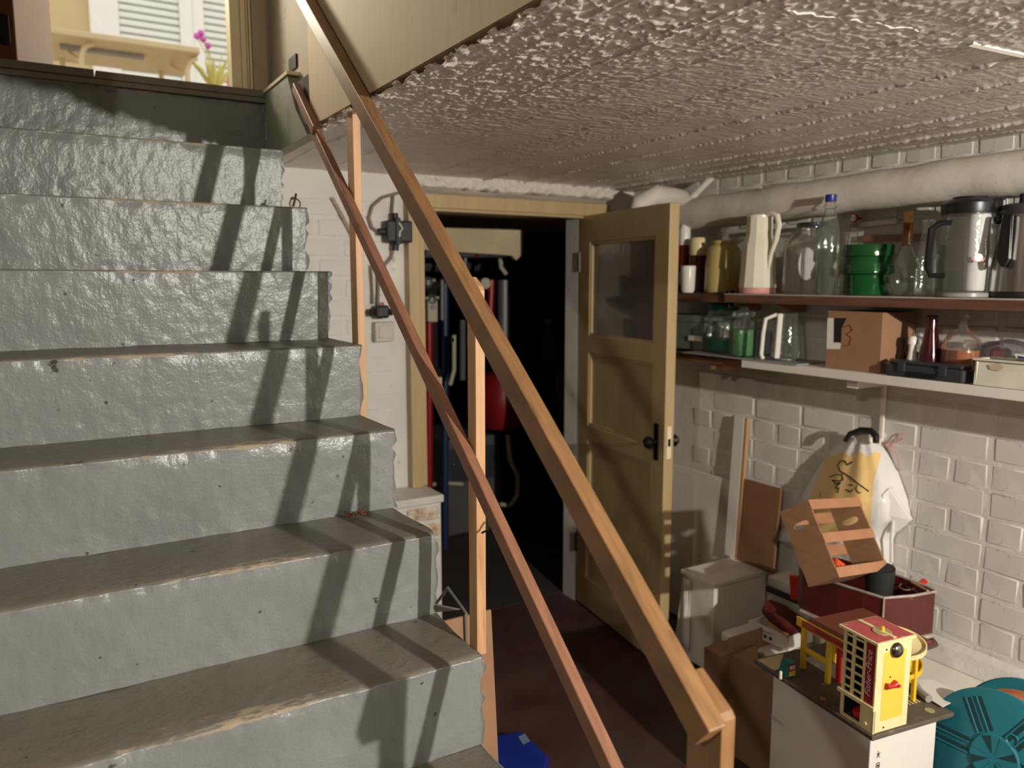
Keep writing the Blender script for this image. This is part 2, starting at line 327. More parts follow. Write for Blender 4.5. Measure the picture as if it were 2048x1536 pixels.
# back wall with the cellar doorway and the upper doorway
DX0, DX1, DZ = 1.375, 2.175, 1.855
bw = MB()
bw.box((-0.55, YB, 0), (DX0-.02, YB+.10, ZL-.02)).box((DX1, YB, 0), (XW+.1, YB+.10, ZC+.02)).box((DX0-.02, YB, DZ+.02), (DX1, YB+.10, ZC+.02))
bw.box((0.66, 2.86, ZL-.02), (0.85, YB+.10, 4.3)).box((-0.55, 2.86, ZL-.02), (-0.14, YB+.10, 4.3)).box((-0.2, 2.86, 4.05), (0.7, YB+.10, 4.3))
wb = bw.build('wall_back', BACKWHITE); struct(wb)

# bricks: rounded, individually uneven, painted over
def brick_mesh(name, w, h, d, seed, m, rim=.006):
    rs = random.Random(seed); V = []; Fc = []
    us = [-w/2, -w/2+rim, 0, w/2-rim, w/2]; vs = [-h/2, -h/2+rim*.8, h/2-rim*.8, h/2]
    for j, b in enumerate(vs):
        for i, a in enumerate(us):
            edge = i in (0, 4) or j in (0, 3); corner = i in (0, 4) and j in (0, 3)
            k = .94 if corner else 1
            V.append((.0015 if edge else -d+rs.uniform(-.0012, .0008), a*k+rs.uniform(-.0025, .0025), b*k+rs.uniform(-.002, .002)))
    n = 5; sm_ = []
    for j in range(3):
        for i in range(n-1): Fc.append((j*n+i, (j+1)*n+i, (j+1)*n+i+1, j*n+i+1)); sm_.append(not (j == 1 and i in (1, 2)))
    me = bpy.data.meshes.new(name); me.from_pydata(V, [], Fc); me.materials.append(m)
    me.polygons.foreach_set('use_smooth', sm_); me.update(); return me
wr = MB().box((XW, -3.6, 0), (XW+.12, YB+.1, ZC+.02)).build('wall_right', MORTAR); struct(wr)
PITCHB = 0.0855; HEAD = 0.1185
hm = [brick_mesh('header_brick', HEAD-.012, PITCHB-.007, 0.0042, k, WHITEBRICK) for k in range(7)]
sm = [brick_mesh('stretcher_brick', 2*HEAD-.012, PITCHB-.007, 0.0042, 20+k, WHITEBRICK) for k in range(7)]
zrow = 0.624; count = 0
for k in range(-8, 18):
    zc = zrow-0.0 + k*PITCHB
    head = (k % 2 == 0)
    stepw = HEAD if head else 2*HEAD
    y = 1.415-HEAD*0.5 - 6*HEAD if head else 1.415 - 6*HEAD + (0.0)
    while y < 3.0:
        y += stepw
        if y < 1.02 or y > 2.97 or zc < 0.36 or zc > 2.0: continue
        if y > 2.55 and zc < 1.5: continue
        if zc < 0.55 and y > 1.75: continue
        ob = bpy.data.objects.new('brick', rnd.choice(hm if head else sm)); COL.objects.link(ob)
        ob.location = (XW+.0005+rnd.uniform(0, .0015), y+rnd.uniform(-.004, .004), zc+rnd.uniform(-.003, .003))
        ob.rotation_euler = (rnd.uniform(-.012, .012), rnd.uniform(-.025, .025), rnd.uniform(-.012, .012)); ob.parent = wr; count += 1
def rotz90(me):
    m2 = me.copy(); m2.transform(Matrix.Rotation(math.pi/2, 4, 'Z')); return m2
bm_ = [rotz90(brick_mesh('faint_brick', 0.195, 0.066, 0.0035, 60+k, BACKWHITE)) for k in range(5)]
for k in range(24):
    zc = 0.06+k*0.078
    for i in range(4):
        x = 0.62+(0.5*(k % 2)+i)*0.208
        if x+0.1 > 1.30 or zc > 1.96 or zc < .45: continue
        ob = bpy.data.objects.new('brick', bm_[(k+i) % 5]); COL.objects.link(ob); ob.location = (x, YB-.0003, zc); ob.rotation_euler = (0, rnd.uniform(-.01, .01), 0); ob.parent = wb
# low rendered bench along the foot of the right wall
t1 = MB().box((2.02, 0.15, 0), (XW-.005, 1.93, 0.325)).build('trim_1', WHITE, None, bevel=0.012); struct(t1)
f = MB()
for i in range(14): pass
f.prism([(XW-.0, 0.2, 0.325), (XW-.045, 0.2, 0.325), (XW-.028, 0.2, 0.385), (XW, 0.2, 0.40)], (0, 1.72, 0)).build('plaster_skirt', MORTAR, t1, bevel=.006)
# masonry ledge left of the doorway
t2 = MB().box((0.705, 2.86, 0), (1.36, YB-.001, 0.665)).build('trim_2', MORTAR); struct(t2)
MB().box((0.70, 2.85, 0.667), (1.372, YB-.002, 0.70)).build('ledge', MORTAR, t2, bevel=.006)
BR_ = mat('worn_red_brick', (176, 140, 108), rough=.8, var=.25, scale=18, dark=(225, 214, 196), dark_amt=.9, dark_scale=14)
for k in range(3):
    MB().box((1.21-.03*k, 2.85, .60-k*.07), (1.355, 2.862, .655-k*.07)).build('brick', BR_, t2, bevel=.006)

# ------------------------------------------------------------------ staircase
def grid_obj(name, P, wear, m, parent):
    ny, nx, _ = P.shape; i = np.arange(ny*nx).reshape(ny, nx)
    q = np.stack([i[:-1, :-1], i[:-1, 1:], i[1:, 1:], i[1:, :-1]], -1).reshape(-1, 4)
    return P.reshape(-1, 3), q
def step(y0, z0, y1, z1, ytop, k, parent):
    """one solid step: lumpy riser, worn tread, rough right-hand end; y0/z0 nosing foot, z1 tread height, ytop back of tread"""
    X0, X1 = -0.418, 0.70; nx = 170; nz = 30; nt = 34
    s = k*31
    xs = np.linspace(X0, X1, nx)
    lump = vnoise((nz, nx), (7, 34), s+1)*0.5+vnoise((nz, nx), (4, 60), s+2)*0.5+0.5*vnoise((nz, nx), (14, 70), s+3)
    low = np.linspace(1, 0, nz)[:, None]
    lump = lump*(0.45+0.75*low)
    R = np.zeros((nz, nx, 3)); R[..., 0] = xs[None]; R[..., 2] = np.linspace(z0, z1, nz)[:, None]
    R[..., 1] = y0+(y1-y0)*np.linspace(0, 1, nz)[:, None] - 0.0016*lump
    nose = 0.0035*vnoise((1, nx), (1, 60), s+4)[0]+0.004*vnoise((1, nx), (1, 9), s+5)[0]
    prof = np.exp(-((np.linspace(0, 1, nz)-1)/0.09)**2)[:, None]
    R[..., 1] += prof*(0.003+nose[None])
    R[-1, :, 2] -= 0.003
    T = np.zeros((nt, nx, 3)); tt = np.linspace(0, 1, nt)**1.3; T[..., 0] = xs[None]; T[..., 1] = y1+(ytop-y1)*tt[:, None]
    T[..., 2] = z1+0.0025*vnoise((nt, nx), (6, 16), s+6)*np.minimum(1, tt*6)[:, None]
    T[0] = R[-1]
    endn = 0.008*vnoise((nz, 1), (12, 1), s+8)[:, 0]
    R[:, -1, 0] += endn; T[:, -1, 0] += 0.007*vnoise((nt, 1), (14, 1), s+9)[:, 0]; T[0] = R[-1]
    V = np.concatenate([R, T[1:]]); n = len(V); i = np.arange(n*nx).reshape(n, nx)
    q = np.stack([i[:-1, :-1], i[:-1, 1:], i[1:, 1:], i[1:, :-1]], -1).reshape(-1, 4).tolist()
    verts = V.reshape(-1, 3).tolist()
    # right-hand end and back
    b = len(verts); verts += [(X1, ytop, z0), (X0, ytop, z0)]
    ring = [int(i[j, -1]) for j in range(n)]
    q.append(tuple(ring+[b])[::1]); q.append(tuple([int(i[j, 0]) for j in range(n)][::-1]+[b+1]))
    me = bpy.data.meshes.new('step'); me.from_pydata(verts, [], q); me.materials.append(RISER); me.materials.append(TREAD)
    npoly = len(me.polygons); mi = np.zeros(npoly, int); mi[(nz-1)*(nx-1):(n-1)*(nx-1)] = 1
    me.polygons.foreach_set('material_index', mi); sm_ = np.ones(npoly, bool); sm_[-2:] = False; me.polygons.foreach_set('use_smooth', sm_)
    wear = np.zeros((n, nx))
    c = 0.35 - 0.05*((k*7) % 5-2)
    along = np.exp(-((xs-c+0.06*(k % 3))/0.20)**2)*0.9+0.25
    wear[nz-2:nz+1] = 0.42*along+0.06
    for j in range(nt-1):
        d = (ytop-y1)*tt[j+1]; wear[nz+j] = np.exp(-(d/0.05)**2)*0.40*along+0.10*along*np.exp(-(d/0.12)**2)
    wear[:nz-3] = 0
    at = me.attributes.new('wear', 'FLOAT', 'POINT'); vals = np.zeros(len(verts)); vals[:n*nx] = wear.ravel(); at.data.foreach_set('value', vals)
    for p in (): pass
    me.update()
    o = bpy.data.objects.new('step', me); COL.objects.link(o); par(o, parent)
    # crease between riser and tread
    return o
NOS = [(0.62, .27), (0.84, .46), (1.065, .65), (1.283, H-.727), (1.497, H-.541), (1.717, H-.349), (1.935, H-.163), (2.171, H+.027), (2.375, H+.218), (2.619, H+.418), (2.81, ZL-.045)]
stairs = thing('staircase', 'grey painted concrete staircase with worn treads climbing to the bright doorway', 'stairs', (0.15, 1.6, 0))
zprev = 0.08
MB().box((-.42, 0.40, 0), (.70, 3.04, 0.08)).build('bottom_step', TREAD, stairs)
for k, (y, z) in enumerate(NOS):
    step(y+.012, zprev, y, z, 3.04, k+1, stairs) if k < len(NOS)-1 else step(y, zprev, y, z, 3.04, k+1, stairs)
    zprev = z
# chipped dark flakes of paint, a faint string line on each riser
# threshold
th = thing('door_threshold', 'worn grey wooden threshold with a dark gap at the top of the stairs', 'threshold', (0.2, 2.83, ZL-.04))
MB().box((-.42, 2.797, ZL-.045), (.70, 2.88, ZL-.030)).build('painted_strip', GREYPAINT, th)
MB().box((-.42, 2.80, ZL-.026), (.185, 3.1, ZL-.002)).build('board', GREYPAINT, th, bevel=.002)
MB().box((.19, 2.80, ZL-.027), (.70, 3.1, ZL-.004)).build('board', GREYPAINT, th, bevel=.002)
MB().box((-.42, 2.803, ZL-.031), (.70, 3.08, ZL-.025)).build('gap', BLACK, th)

# ------------------------------------------------------------------ upper doorway and what is outside
dc = MB().box((0.600, 2.84, ZL-.003), (0.632, 2.90, 4.1)).build('trim_3', CREAMTRIM); struct(dc)
for a, b, yy in ((.633, .648, 2.825), (.650, .656, 2.83), (.658, .664, 2.82), (.666, .712, 2.812)):
    MB().box((a, yy, ZL-.003), (b, 2.90, 4.1)).build('moulding', CREAMTRIM if a < .66 else BEIGE2, dc, bevel=.002)
BROWN = mat('brown_door_frame', (104, 58, 40), rough=.4, var=.15, scale=20)
PINK = mat('pale_pink_panel', (232, 206, 190), rough=.4, var=.03)
d1 = MB().box((-.16, 2.86, ZL-.002), (-.012, 2.93, 4.05)).build('door_1', BROWN, None, bevel=.003); struct(d1)
hg = MB().box((-.055, 2.845, 2.262), (-.026, 2.862, 2.345)).box((-.075, 2.838, 2.295), (-.05, 2.858, 2.315)); hg.build('hinge', IRON, d1, bevel=.003)
d2 = MB().obox((-.012, 2.90, ZL), (.10, 0.18, 0), (-.02, .02, 0), (0, 0, 1.8)).build('door_2', PINK, None, bevel=.003); struct(d2)
TERR = mat('terrace_paving', (200, 190, 172), rough=.8, var=.08)
o = MB().box((-6, YB+.1, ZL-.3), (6, 12, ZL-.03)).build('trim_4', TERR); struct(o)
YELLOW = mat('yellow_render', (204, 184, 140), rough=.85, var=.04, scale=5)
FACW = mat('white_window_frame', (240, 240, 236), rough=.5, var=.02)
YF = 8.0
fx = lambda u, v=60: ony(u, v, YF).x
bd = thing('neighbouring_house', 'yellow rendered house wall with white shuttered windows seen through the upper doorway', 'building', (1, YF, ZL-.03))
MB().box((-3, YF, ZL-.03), (5, YF+.3, 6.2)).build('wall', YELLOW, bd)
SHUT = mat('white_shutter_slat', (236, 240, 232), rough=.5, var=.02)
for (a, b, c, d) in ((180, 238, 358, 384), (384, 406, 470, 520)):
    xa, xb, xc, xd = fx(a), fx(b), fx(c), fx(d)
    w = MB().box((xa, YF-.07, ZL+.2), (xb, YF, 5.6)).box((xc, YF-.07, ZL+.2), (xd, YF, 5.6)).box((xb, YF-.07, 5.5), (xc, YF, 5.6)).build('window_frame', FACW, bd, bevel=.01)
    for k in range(42):
        z = ZL+.22+k*.062
        MB().box((xb, YF-.045+.012*(k % 1), z), (xc, YF-.02, z+.048)).build('slat', SHUT, w, bevel=.008, seg=1)
    MB().box((xb, YF-.022, ZL+.2), (xc, YF-.005, 5.5)).build('shutter_back', GREYP, w)
TBL = mat('beige_table', (214, 196, 158), rough=.5, var=.04)
tp = ony(80, 65, 5.3); tq = ony(400, 95, 5.3); zt = tq.z
tb = thing('folding_table', 'beige folding table with bent metal legs standing outside the upper doorway', 'table', (0.4, 5.6, ZL-.03))
MB().box((tp.x-.35, 5.3, zt-.035), (tq.x, 5.95, zt)).build('tabletop', TBL, tb, bevel=.006)
MB().box((tp.x+.1, 5.5, zt-.055), (tp.x+.55, 5.56, zt-.037)).build('rail', GREYP, tb)
for xx in (tp.x+.20, tq.x-.07):
    MB().tube([(xx, 5.36, ZL-.03), (xx, 5.36, zt-.13), (xx+.02, 5.37, zt-.07), (xx+.06, 5.38, zt-.045)], .016, 8).build('leg', TBL, tb, True)
    MB().tube([(xx, 5.36, zt-.16), (xx-.05, 5.62, zt-.05)], .012, 8).build('brace', TBL, tb, True)
    MB().tube([(xx-.08, 5.88, ZL-.03), (xx-.08, 5.88, zt-.037)], .016, 8).build('leg', TBL, tb, True)
# crates behind the table
TERRA = mat('terracotta_orange', (224, 130, 70), rough=.6); LEAF = mat('yellow_green_leaf', (206, 204, 120), rough=.6, var=.2); MAG = mat('magenta_petal', (214, 100, 200), rough=.6)
pp = ony(428, 150, 5.6)
fp = thing('flower_pot', 'potted plant with magenta flowers beyond the beige table', 'plant', (pp.x, 5.6, ZL-.03))
MB().lathe([(.07, ZL-.03), (.10, pp.z-.12)], (pp.x, 5.6, 0), 18).build('pot', TERRA, fp, True)
lv = MB()
for k in range(14):
    a = rnd.uniform(0, 6.28); L_ = rnd.uniform(.12, .3); b = Vector((pp.x, 5.6, pp.z-.12)); e = b+Vector((math.cos(a)*L_*.6, math.sin(a)*L_*.4, L_*.8))
    lv.tube([b, b.lerp(e, .5)+Vector((0, 0, .03)), e], [.006, .016, .002], 5)
lv.build('leaf_clump', LEAF, fp, True)
for (u, v) in ((394, 74), (406, 80), (416, 93), (461, 87), (402, 68)):
    q = ony(u, v, 5.6); r = .022
    MB().lathe([(.001, -.02), (r, 0), (r*.8, .02), (.001, .025)], q, 7).build('flower', MAG, fp, True)
    MB().tube([q, (pp.x+(q.x-pp.x)*.4, 5.6, (q.z+pp.z)/2), (pp.x, 5.6, pp.z-.12)], .003, 5).build('stem', LEAF, fp)
pp = ony(476, 160, 5.0)
MB().lathe([(.02, -.14), (.06, -.08), (.065, 0), (.02, .06)], pp, 12).build('red_vase_body', mat('pink_red_glaze', (230, 90, 90), rough=.4), tag_ := thing('red_vase', 'pink and red vase half hidden by the doorway casing', 'vase', (pp.x, 5.0, ZL-.03)), True)
MB().tube([(pp.x, 5.0, ZL-.03), (pp.x, 5.0, pp.z-.1)], .03, 8).build('pedestal', FACW, tag_, True)

# ------------------------------------------------------------------ handrail
RD = Vector((0, .768, .640)); RN = Vector((0, .640, -.768))   # along the rail, and down-normal
hr = thing('handrail', 'wooden stair railing of two sloping bars on three upright laths', 'handrail', (0.69, 0.65, 0))
def bar(name, A, B, w, h, m, b=.0025):
    A = Vector(A); B = Vector(B)
    return MB().obox(A, B-A, (w, 0, 0), RN*h).build(name, m, hr, bevel=b)
A = onx(1419, 1465, .660); bar('top_rail', A, A+RD*2.27, .030, .042, RAILW)
B = onx(1206, 1500, .682)
bar('lower_rail', B-RD*.36, B+RD*1.76, .021, .030, REDW)
bar('lower_rail', B+RD*1.725+Vector((-.006, 0, .018)), B+RD*1.725+Vector((-.006, 0, .018))+RD*.24, .021, .028, REDW)
def post(y0, y1, zb, zt, m, chamfer=0.012, x0=.70, w=.021, shear=0.0):
    p = [(x0, y0, zb), (x0, y1, zb), (x0, y1, zt+(y1-y0)*.55), (x0, y0+.006, zt), (x0, y0, zt-.008)]
    return MB().prism(p, (w, 0, 0)).build('post', m, hr, bevel=.0015)
post(onx(952, 900, .704).y, onx(936, 900, .704).y, .825, 1.560, PINE, x0=.704)
post(onx(714, 600, .704).y, onx(702, 600, .704).y, 1.05, 2.0, PINE, x0=.704)
post(.652, .712, 0.08, 1.035, RAILW, x0=.691, w=.024)
for (y, z) in ((1.327, 1.46), (1.33, 1.22), (.68, .95)):
    MB().disc((.661, y, z), (-1, 0, 0), .004, .002, 8).build('nail_head', IRON, hr)
MB().tube([(.705, 1.30, 1.085), (.715, 1.296, 1.09), (.724, 1.294, 1.102), (.728, 1.297, 1.106)], .0022, 6).build('bent_nail', IRON, hr)

# ------------------------------------------------------------------ cellar doorway and door
tr = MB().box((1.298, 3.0, .70), (1.345, YB+.08, DZ+.02)).box((1.345, 3.02, .70), (1.377, YB+.1, DZ+.02)).build('trim_5', DOORPAINT, None, bevel=.003); struct(tr)
tl = MB().box((1.298, 2.985, DZ+.012), (2.314, YB+.02, DZ+.068)).build('trim_6', DOORPAINT, None, bevel=.003); struct(tl)
MB().box((1.30, 3.0, DZ), (2.22, YB+.02, DZ+.014)).build('lip', DOORPAINT, tl, bevel=.003)
MB().box((1.298, 3.0, DZ+.07), (2.30, YB, DZ+.09)).build('weathered_board', mat('weathered_grey_wood', (150, 140, 124), rough=.8, var=.25, scale=8, stretch=(.6, 6, 10)), tl)
g = MB(); n1, n2 = 150, 9
nz_ = vnoise((n2, n1), (6, 60), 71)+.6*vnoise((n2, n1), (8, 120), 72); lo_ = vnoise((1, n1), (1, 50), 73)[0]
vs = [(1.28+1.05*i/(n1-1), 2.985+.007*nz_[j, i]+(.02 if j in (0, n2-1) else 0), ZC-.055+.006*lo_[i]*(1-j/(n2-1))+.065*j/(n2-1)) for j in range(n2) for i in range(n1)]
g.add(vs, [(j*n1+i, j*n1+i+1, (j+1)*n1+i+1, (j+1)*n1+i) for j in range(n2-1) for i in range(n1-1)])
g.box((1.28, 3.005, ZC-.05), (2.33, YB, ZC+.01))
g.build('mortar_fill', mat('rough_white_mortar', (214, 206, 194), rough=.8, var=.15, scale=40, bump=.8, bscale=70, dark=(110, 100, 92), dark_amt=.15, dark_scale=40), tl, True)

P0 = Vector((2.072, 2.309, .012)); P1 = Vector((2.172, 3.03, .012))      # free edge, hinge edge (face towards the stairs)
du = (P1-P0).normalized(); dn = Vector((du.y, -du.x, 0)); DW = (P1-P0).length; DH = 1.852
dr = MB(); T = .044; STI = .095
door = thing('cellar_door', 'open cream panelled cellar door with a glass pane and black knob', 'door', (P1.x, P1.y, .012))
rails = [(0, .17), (.50, .60), (.875, .975), (1.225, 1.31), (DH-.15, DH)]
rails = [(0, .15), (.40, .47), (.82, .89), (1.23, 1.31), (DH-.12, DH)]
fm = MB(); fm.obox(P0, du*STI, dn*T, (0, 0, DH)); fm.obox(P1-du*STI, du*STI, dn*T, (0, 0, DH))
for a, b in rails: fm.obox(P0+du*STI+Vector((0, 0, a)), du*(DW-2*STI), dn*T, (0, 0, b-a))
fm.build('door_frame', DOORPAINT, door, bevel=.003)
for i in range(4):
    a = rails[i][1]; b = rails[i+1][0]
    if i < 3:
        MB().obox(P0+du*(STI-.008)+dn*.016+Vector((0, 0, a-.006)), du*(DW-2*STI+.016), dn*.012, (0, 0, b-a+.012)).build('panel', DOORPAINT, door)
    else:
        MB().obox(P0+du*(STI-.008)+dn*.02+Vector((0, 0, a-.006)), du*(DW-2*STI+.016), dn*.004, (0, 0, b-a+.012)).build('glass_pane', GLASSD, door)
    q = P0+du*STI+Vector((0, 0, a)); w_ = DW-2*STI; h_ = b-a; bd_ = .011
    m_ = MB(); m_.obox(q+dn*.004, du*bd_, dn*.013, (0, 0, h_)); m_.obox(q+du*(w_-bd_)+dn*.004, du*bd_, dn*.013, (0, 0, h_))
    m_.obox(q+dn*.004, du*w_, dn*.013, (0, 0, bd_)); m_.obox(q+dn*.004+Vector((0, 0, h_-bd_)), du*w_, dn*.013, (0, 0, bd_))
    m_.build('glazing_bead' if i == 3 else 'panel_moulding', DOORPAINT, door, bevel=.003)
kq = P0+du*.055+Vector((0, 0, .92))
MB().obox(kq-du*.018-dn*.005+Vector((0, 0, -.075)), du*.034, dn*.006, (0, 0, .15)).build('escutcheon', IRON, door, bevel=.003)
kM = fr3(du, Vector((0, 0, 1)), -dn)
MB().lathe([(.008, 0), (.008, .02), (.022, .026), (.026, .04), (.018, .052), (.001, .056)], kq, 18, M=kM).build('knob', IRON, door, True)
kM2 = fr3(du, Vector((0, 0, -1)), dn)
MB().lathe([(.008, 0), (.008, .02), (.022, .026), (.026, .04), (.018, .052), (.001, .056)], kq+dn*T, 18, M=kM2).build('knob', IRON, door, True)
MB().obox(P0-du*.0015+dn*.012+Vector((0, 0, .86)), du*.002, dn*.02, (0, 0, .13)).build('lock_plate', CREAMTRIM, door)
MB().obox(P0-du*.003+dn*.016+Vector((0, 0, .91)), du*.003, dn*.012, (0, 0, .03)).build('latch', IRON, door)
for z in (.25, 1.6): MB().tube([P1+Vector((0, .004, z)), P1+Vector((0, .004, z+.09))], .009, 8).build('hinge', IRON, door)
# white cloth hanging by the door
cc_x = onz(1430, 1168, .41).x
g = MB(); pts = []
for j in range(12):
    for i in range(9):
        t = j/11; s = i/8
        pts.append((cc_x-.012+.006*math.sin(s*9+t*2), 2.225+s*.075*(0.6+.4*t), .385-.30*t+.02*math.sin(s*5)*t))
g.add(pts, [(j*9+i, j*9+i+1, (j+1)*9+i+1, (j+1)*9+i) for j in range(11) for i in range(8)])
o = g.build('white_cloth', mat('white_cloth_fabric', (220, 216, 206), rough=.9, var=.03), None, True); md = o.modifiers.new('t', 'SOLIDIFY'); md.thickness = .003
tag(o, 'white cloth hanging on the side of the low cupboard beside the door edge', 'cloth')

# ------------------------------------------------------------------ wiring on the back wall
def cable(name, pts, r, m, parent): return MB().tube(pts, r, 7).build(name, m, parent, True)
yb = YB-.012
J = ony(790, 465, yb)
jb = thing('junction_box', 'black junction box with looping cables beside the cellar doorway', 'junction box', (J.x, yb, J.z-.06))
BAK = mat('dusty_black_bakelite', (34, 34, 36), rough=.5, var=.25, scale=30)
MB().box((J.x-.055, yb-.055, J.z-.042), (J.x+.055, yb, J.z+.045)).build('box', BAK, jb, bevel=.008)
MB().box((J.x-.02, yb-.064, J.z-.05), (J.x+.0, yb-.05, J.z+.055)).build('lid_strap', BAK, jb, bevel=.003)
MB().tube([(J.x-.01, yb-.066, J.z+.035), (J.x+.006, yb-.066, J.z+.012), (J.x-.006, yb-.066, J.z+.0), (J.x-.008, yb-.066, J.z-.02)], .0028, 6).build('paint_drip', WHITE, jb)
for dx, dz in ((-.07, .0), (-.01, .06), (-.01, -.058)):
    MB().tube([(J.x+dx*.8, yb-.026, J.z+dz*.7), (J.x+dx*1.15, yb-.026, J.z+dz*1.25)], .014, 10).build('gland', BAK, jb, True)
CAB = mat('grey_brown_cable', (128, 112, 98), rough=.6, var=.1)
lp = [ony(u, v, yb-.006) for u, v in ((764, 468), (744, 455), (738, 435), (745, 412), (765, 395), (800, 385), (830, 382))]
cable('cable', lp, .006, CAB, jb)
cable('cable', [ony(u, v, yb-.006) for u, v in ((784, 440), (785, 415), (787, 392))], .005, CAB, jb)
cable('cable', [ony(u, v, yb-.006) for u, v in ((786, 498), (783, 515), (765, 535), (757, 545), (756, 610))], .006, CAB, jb)
pu = ony(757, 622, yb)
pg = thing('double_plug', 'pair of black plugs wired above the grey wall socket', 'plug', (pu.x, yb, pu.z-.03))
MB().box((pu.x-.028, yb-.05, pu.z-.028), (pu.x+.03, yb-.004, pu.z+.024)).build('plug_body', BAK, pg, bevel=.01)
for s in (-1, 1): MB().lathe([(.012, -.014), (.02, 0), (.012, .014)], (pu.x+s*.037, yb-.025, pu.z-.004), 10).build('plug_grip', BAK, pg, True)
cable('cable', [ony(u, v, yb-.008) for u, v in ((746, 608), (744, 560), (742, 530))], .0045, CAB, pg)
MB().tube([(pu.x+.012, yb-.02, pu.z+.02), (pu.x+.012, yb-.016, pu.z+.035)], .005, 6).build('red_tip', mat('red_plastic', (190, 40, 34), rough=.4), pg)
so = ony(765, 663, yb)
sk = thing('wall_socket', 'square grey surface-mounted wall socket below the black plugs', 'socket', (so.x, yb, so.z))
SOCK = mat('grey_beige_socket', (196, 188, 174), rough=.5, var=.05)
MB().box((so.x-.042, yb-.03, so.z-.04), (so.x+.042, yb+.011, so.z+.04)).build('housing', SOCK, sk, bevel=.004)
MB().box((so.x-.028, yb-.034, so.z-.026), (so.x+.032, yb-.029, so.z+.026)).build('cover', SOCK, sk, bevel=.003)
a = ony(664, 395, 2.6); b = ony(704, 470, 2.62)
o = MB().tube([a, b], .007, 7).build('stick', mat('peeling_grey_stick', (170, 150, 132), rough=.7, var=.3, scale=60), None, True)
a2 = ony(664, 395, YB-.012); b2 = ony(706, 474, YB-.012); b3 = b2+(b2-a2)*.25
bpy.data.objects.remove(o)
o = MB().tube([a2, b3], .008, 7).build('peeling_stick', MATS['peeling_grey_stick'], None, True)
tag(o, 'thin peeling stick slanting on the white wall behind the leftmost upright lath', 'stick')
q = ony(589, 408, 2.42)
hk = thing('wire_hook', 'small rusty wire loop standing on the end of a stair step', 'hook', (q.x, q.y, H+.218))
RUST = mat('rusty_wire', (70, 54, 44), rough=.6, metal=.4, var=.3)
rr_ = .016; cz = H+.218+.012
MB().tube([(q.x+rr_*math.cos(a)*1.0, 2.415, cz+rr_*math.sin(a)) for a in np.linspace(-.6, 3.7, 14)], .002, 6).build('loop', RUST, hk)
MB().tube([(q.x-.006, 2.415, cz-.008), (q.x, 2.41, cz+.016), (q.x+.004, 2.415, cz+.030)], .0035, 6).build('twist', RUST, hk)
MB().tube([(q.x-.012, 2.418, cz+.014), (q.x-.004, 2.415, cz+.020)], .003, 6).build('barb', RUST, hk)
q = ony(712, 1030, 1.66); q = onz(712, 1032, H-.541+.004)
g = MB()
for i in range(26):
    c = q+Vector((rnd.uniform(-.022, .022), rnd.uniform(-.012, .012), rnd.uniform(0, .008))); a = rnd.uniform(0, 6)
    g.tube([c, c+Vector((math.cos(a)*.012, math.sin(a)*.008, .004))], .0012, 4)
o = g.build('red_fluff', mat('red_brown_fibre', (120, 58, 40), rough=.9, var=.3)); tag(o, 'little tuft of red-brown fibre lying on a stair tread', 'fluff')

# ------------------------------------------------------------------ boiler room behind the doorway
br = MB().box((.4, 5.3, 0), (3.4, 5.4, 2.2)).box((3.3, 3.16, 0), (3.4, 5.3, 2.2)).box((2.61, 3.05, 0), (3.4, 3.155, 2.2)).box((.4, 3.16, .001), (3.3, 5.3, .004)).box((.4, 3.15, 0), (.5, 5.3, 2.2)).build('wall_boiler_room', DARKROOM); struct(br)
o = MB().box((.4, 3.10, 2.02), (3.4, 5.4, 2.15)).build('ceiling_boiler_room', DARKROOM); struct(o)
def B(u, v, y): return ony(u, v, y)
YR = 4.3
q0 = B(845, 452, 3.75); q1 = B(1046, 460, 3.75)
PALEW = mat('pale_board', (206, 188, 152), rough=.7, var=.15, scale=4, dark=(110, 84, 56), dark_amt=.03, dark_scale=5)
bdw = MB().prism([(q0.x, 3.75, q0.z-.005), (q0.x, 3.75, q0.z-.12), (q1.x-.07, 3.75, q1.z-.14), (q1.x-.04, 3.75, q1.z-.165), (q1.x, 3.75, q1.z-.13), (q1.x, 3.75, q1.z)], (0, .03, 0)).build('hanging_board', PALEW, None, bevel=.003)
tag(bdw, 'pale horizontal board with a knot hung high in the dark boiler room', 'board')
GP = mat('grey_foam_pipe', (96, 96, 100), rough=.8, var=.1); REDP = mat('red_painted_pipe', (150, 24, 28), rough=.35); BLUEP = mat('blue_painted_pipe', (30, 48, 78), rough=.4); ALU = mat('foil_grey', (120, 118, 116), rough=.5, metal=.5)
REDT = mat('red_tape', (120, 28, 22), rough=.6)
def pipe(label, pts, r, m, y, bands=(), cat='pipe'):
    w = [Vector(ony(u, v, y)) for u, v in pts]
    o = thing('pipe', label, cat, w[0]); MB().tube(w, r, 12).build('tube', m, o, True)
    for b in bands:
        c = w[0].lerp(w[-1], b); d = (w[-1]-w[0]).normalized()
        MB().tube([c-d*.012, c+d*.012], r*1.06, 12).build('band', REDT, o, True)
    return o
pipe('thick grey foam-wrapped pipe with red bands under the pale board', [(845, 498), (1025, 498)], .048, GP, 3.85, (.25, .55, .95))
pipe('long dark horizontal pipe running across the boiler room', [(840, 530), (1140, 528)], .045, mat('dim_pipe', (70, 68, 66), rough=.7), 4.5)
pipe('glossy red upright pipe in the boiler room', [(983, 560), (978, 690)], .020, REDP, 3.9)
pipe('grey lagged upright pipe right of the red one', [(1008, 560), (1008, 720)], .042, ALU, 4.0)
pipe('dark red upright pipe at the left of the boiler room', [(858, 640), (858, 1120)], .022, REDP, 4.0)
pipe('dark blue upright pipe in the boiler room', [(890, 560), (890, 1120)], .022, BLUEP, 4.05)
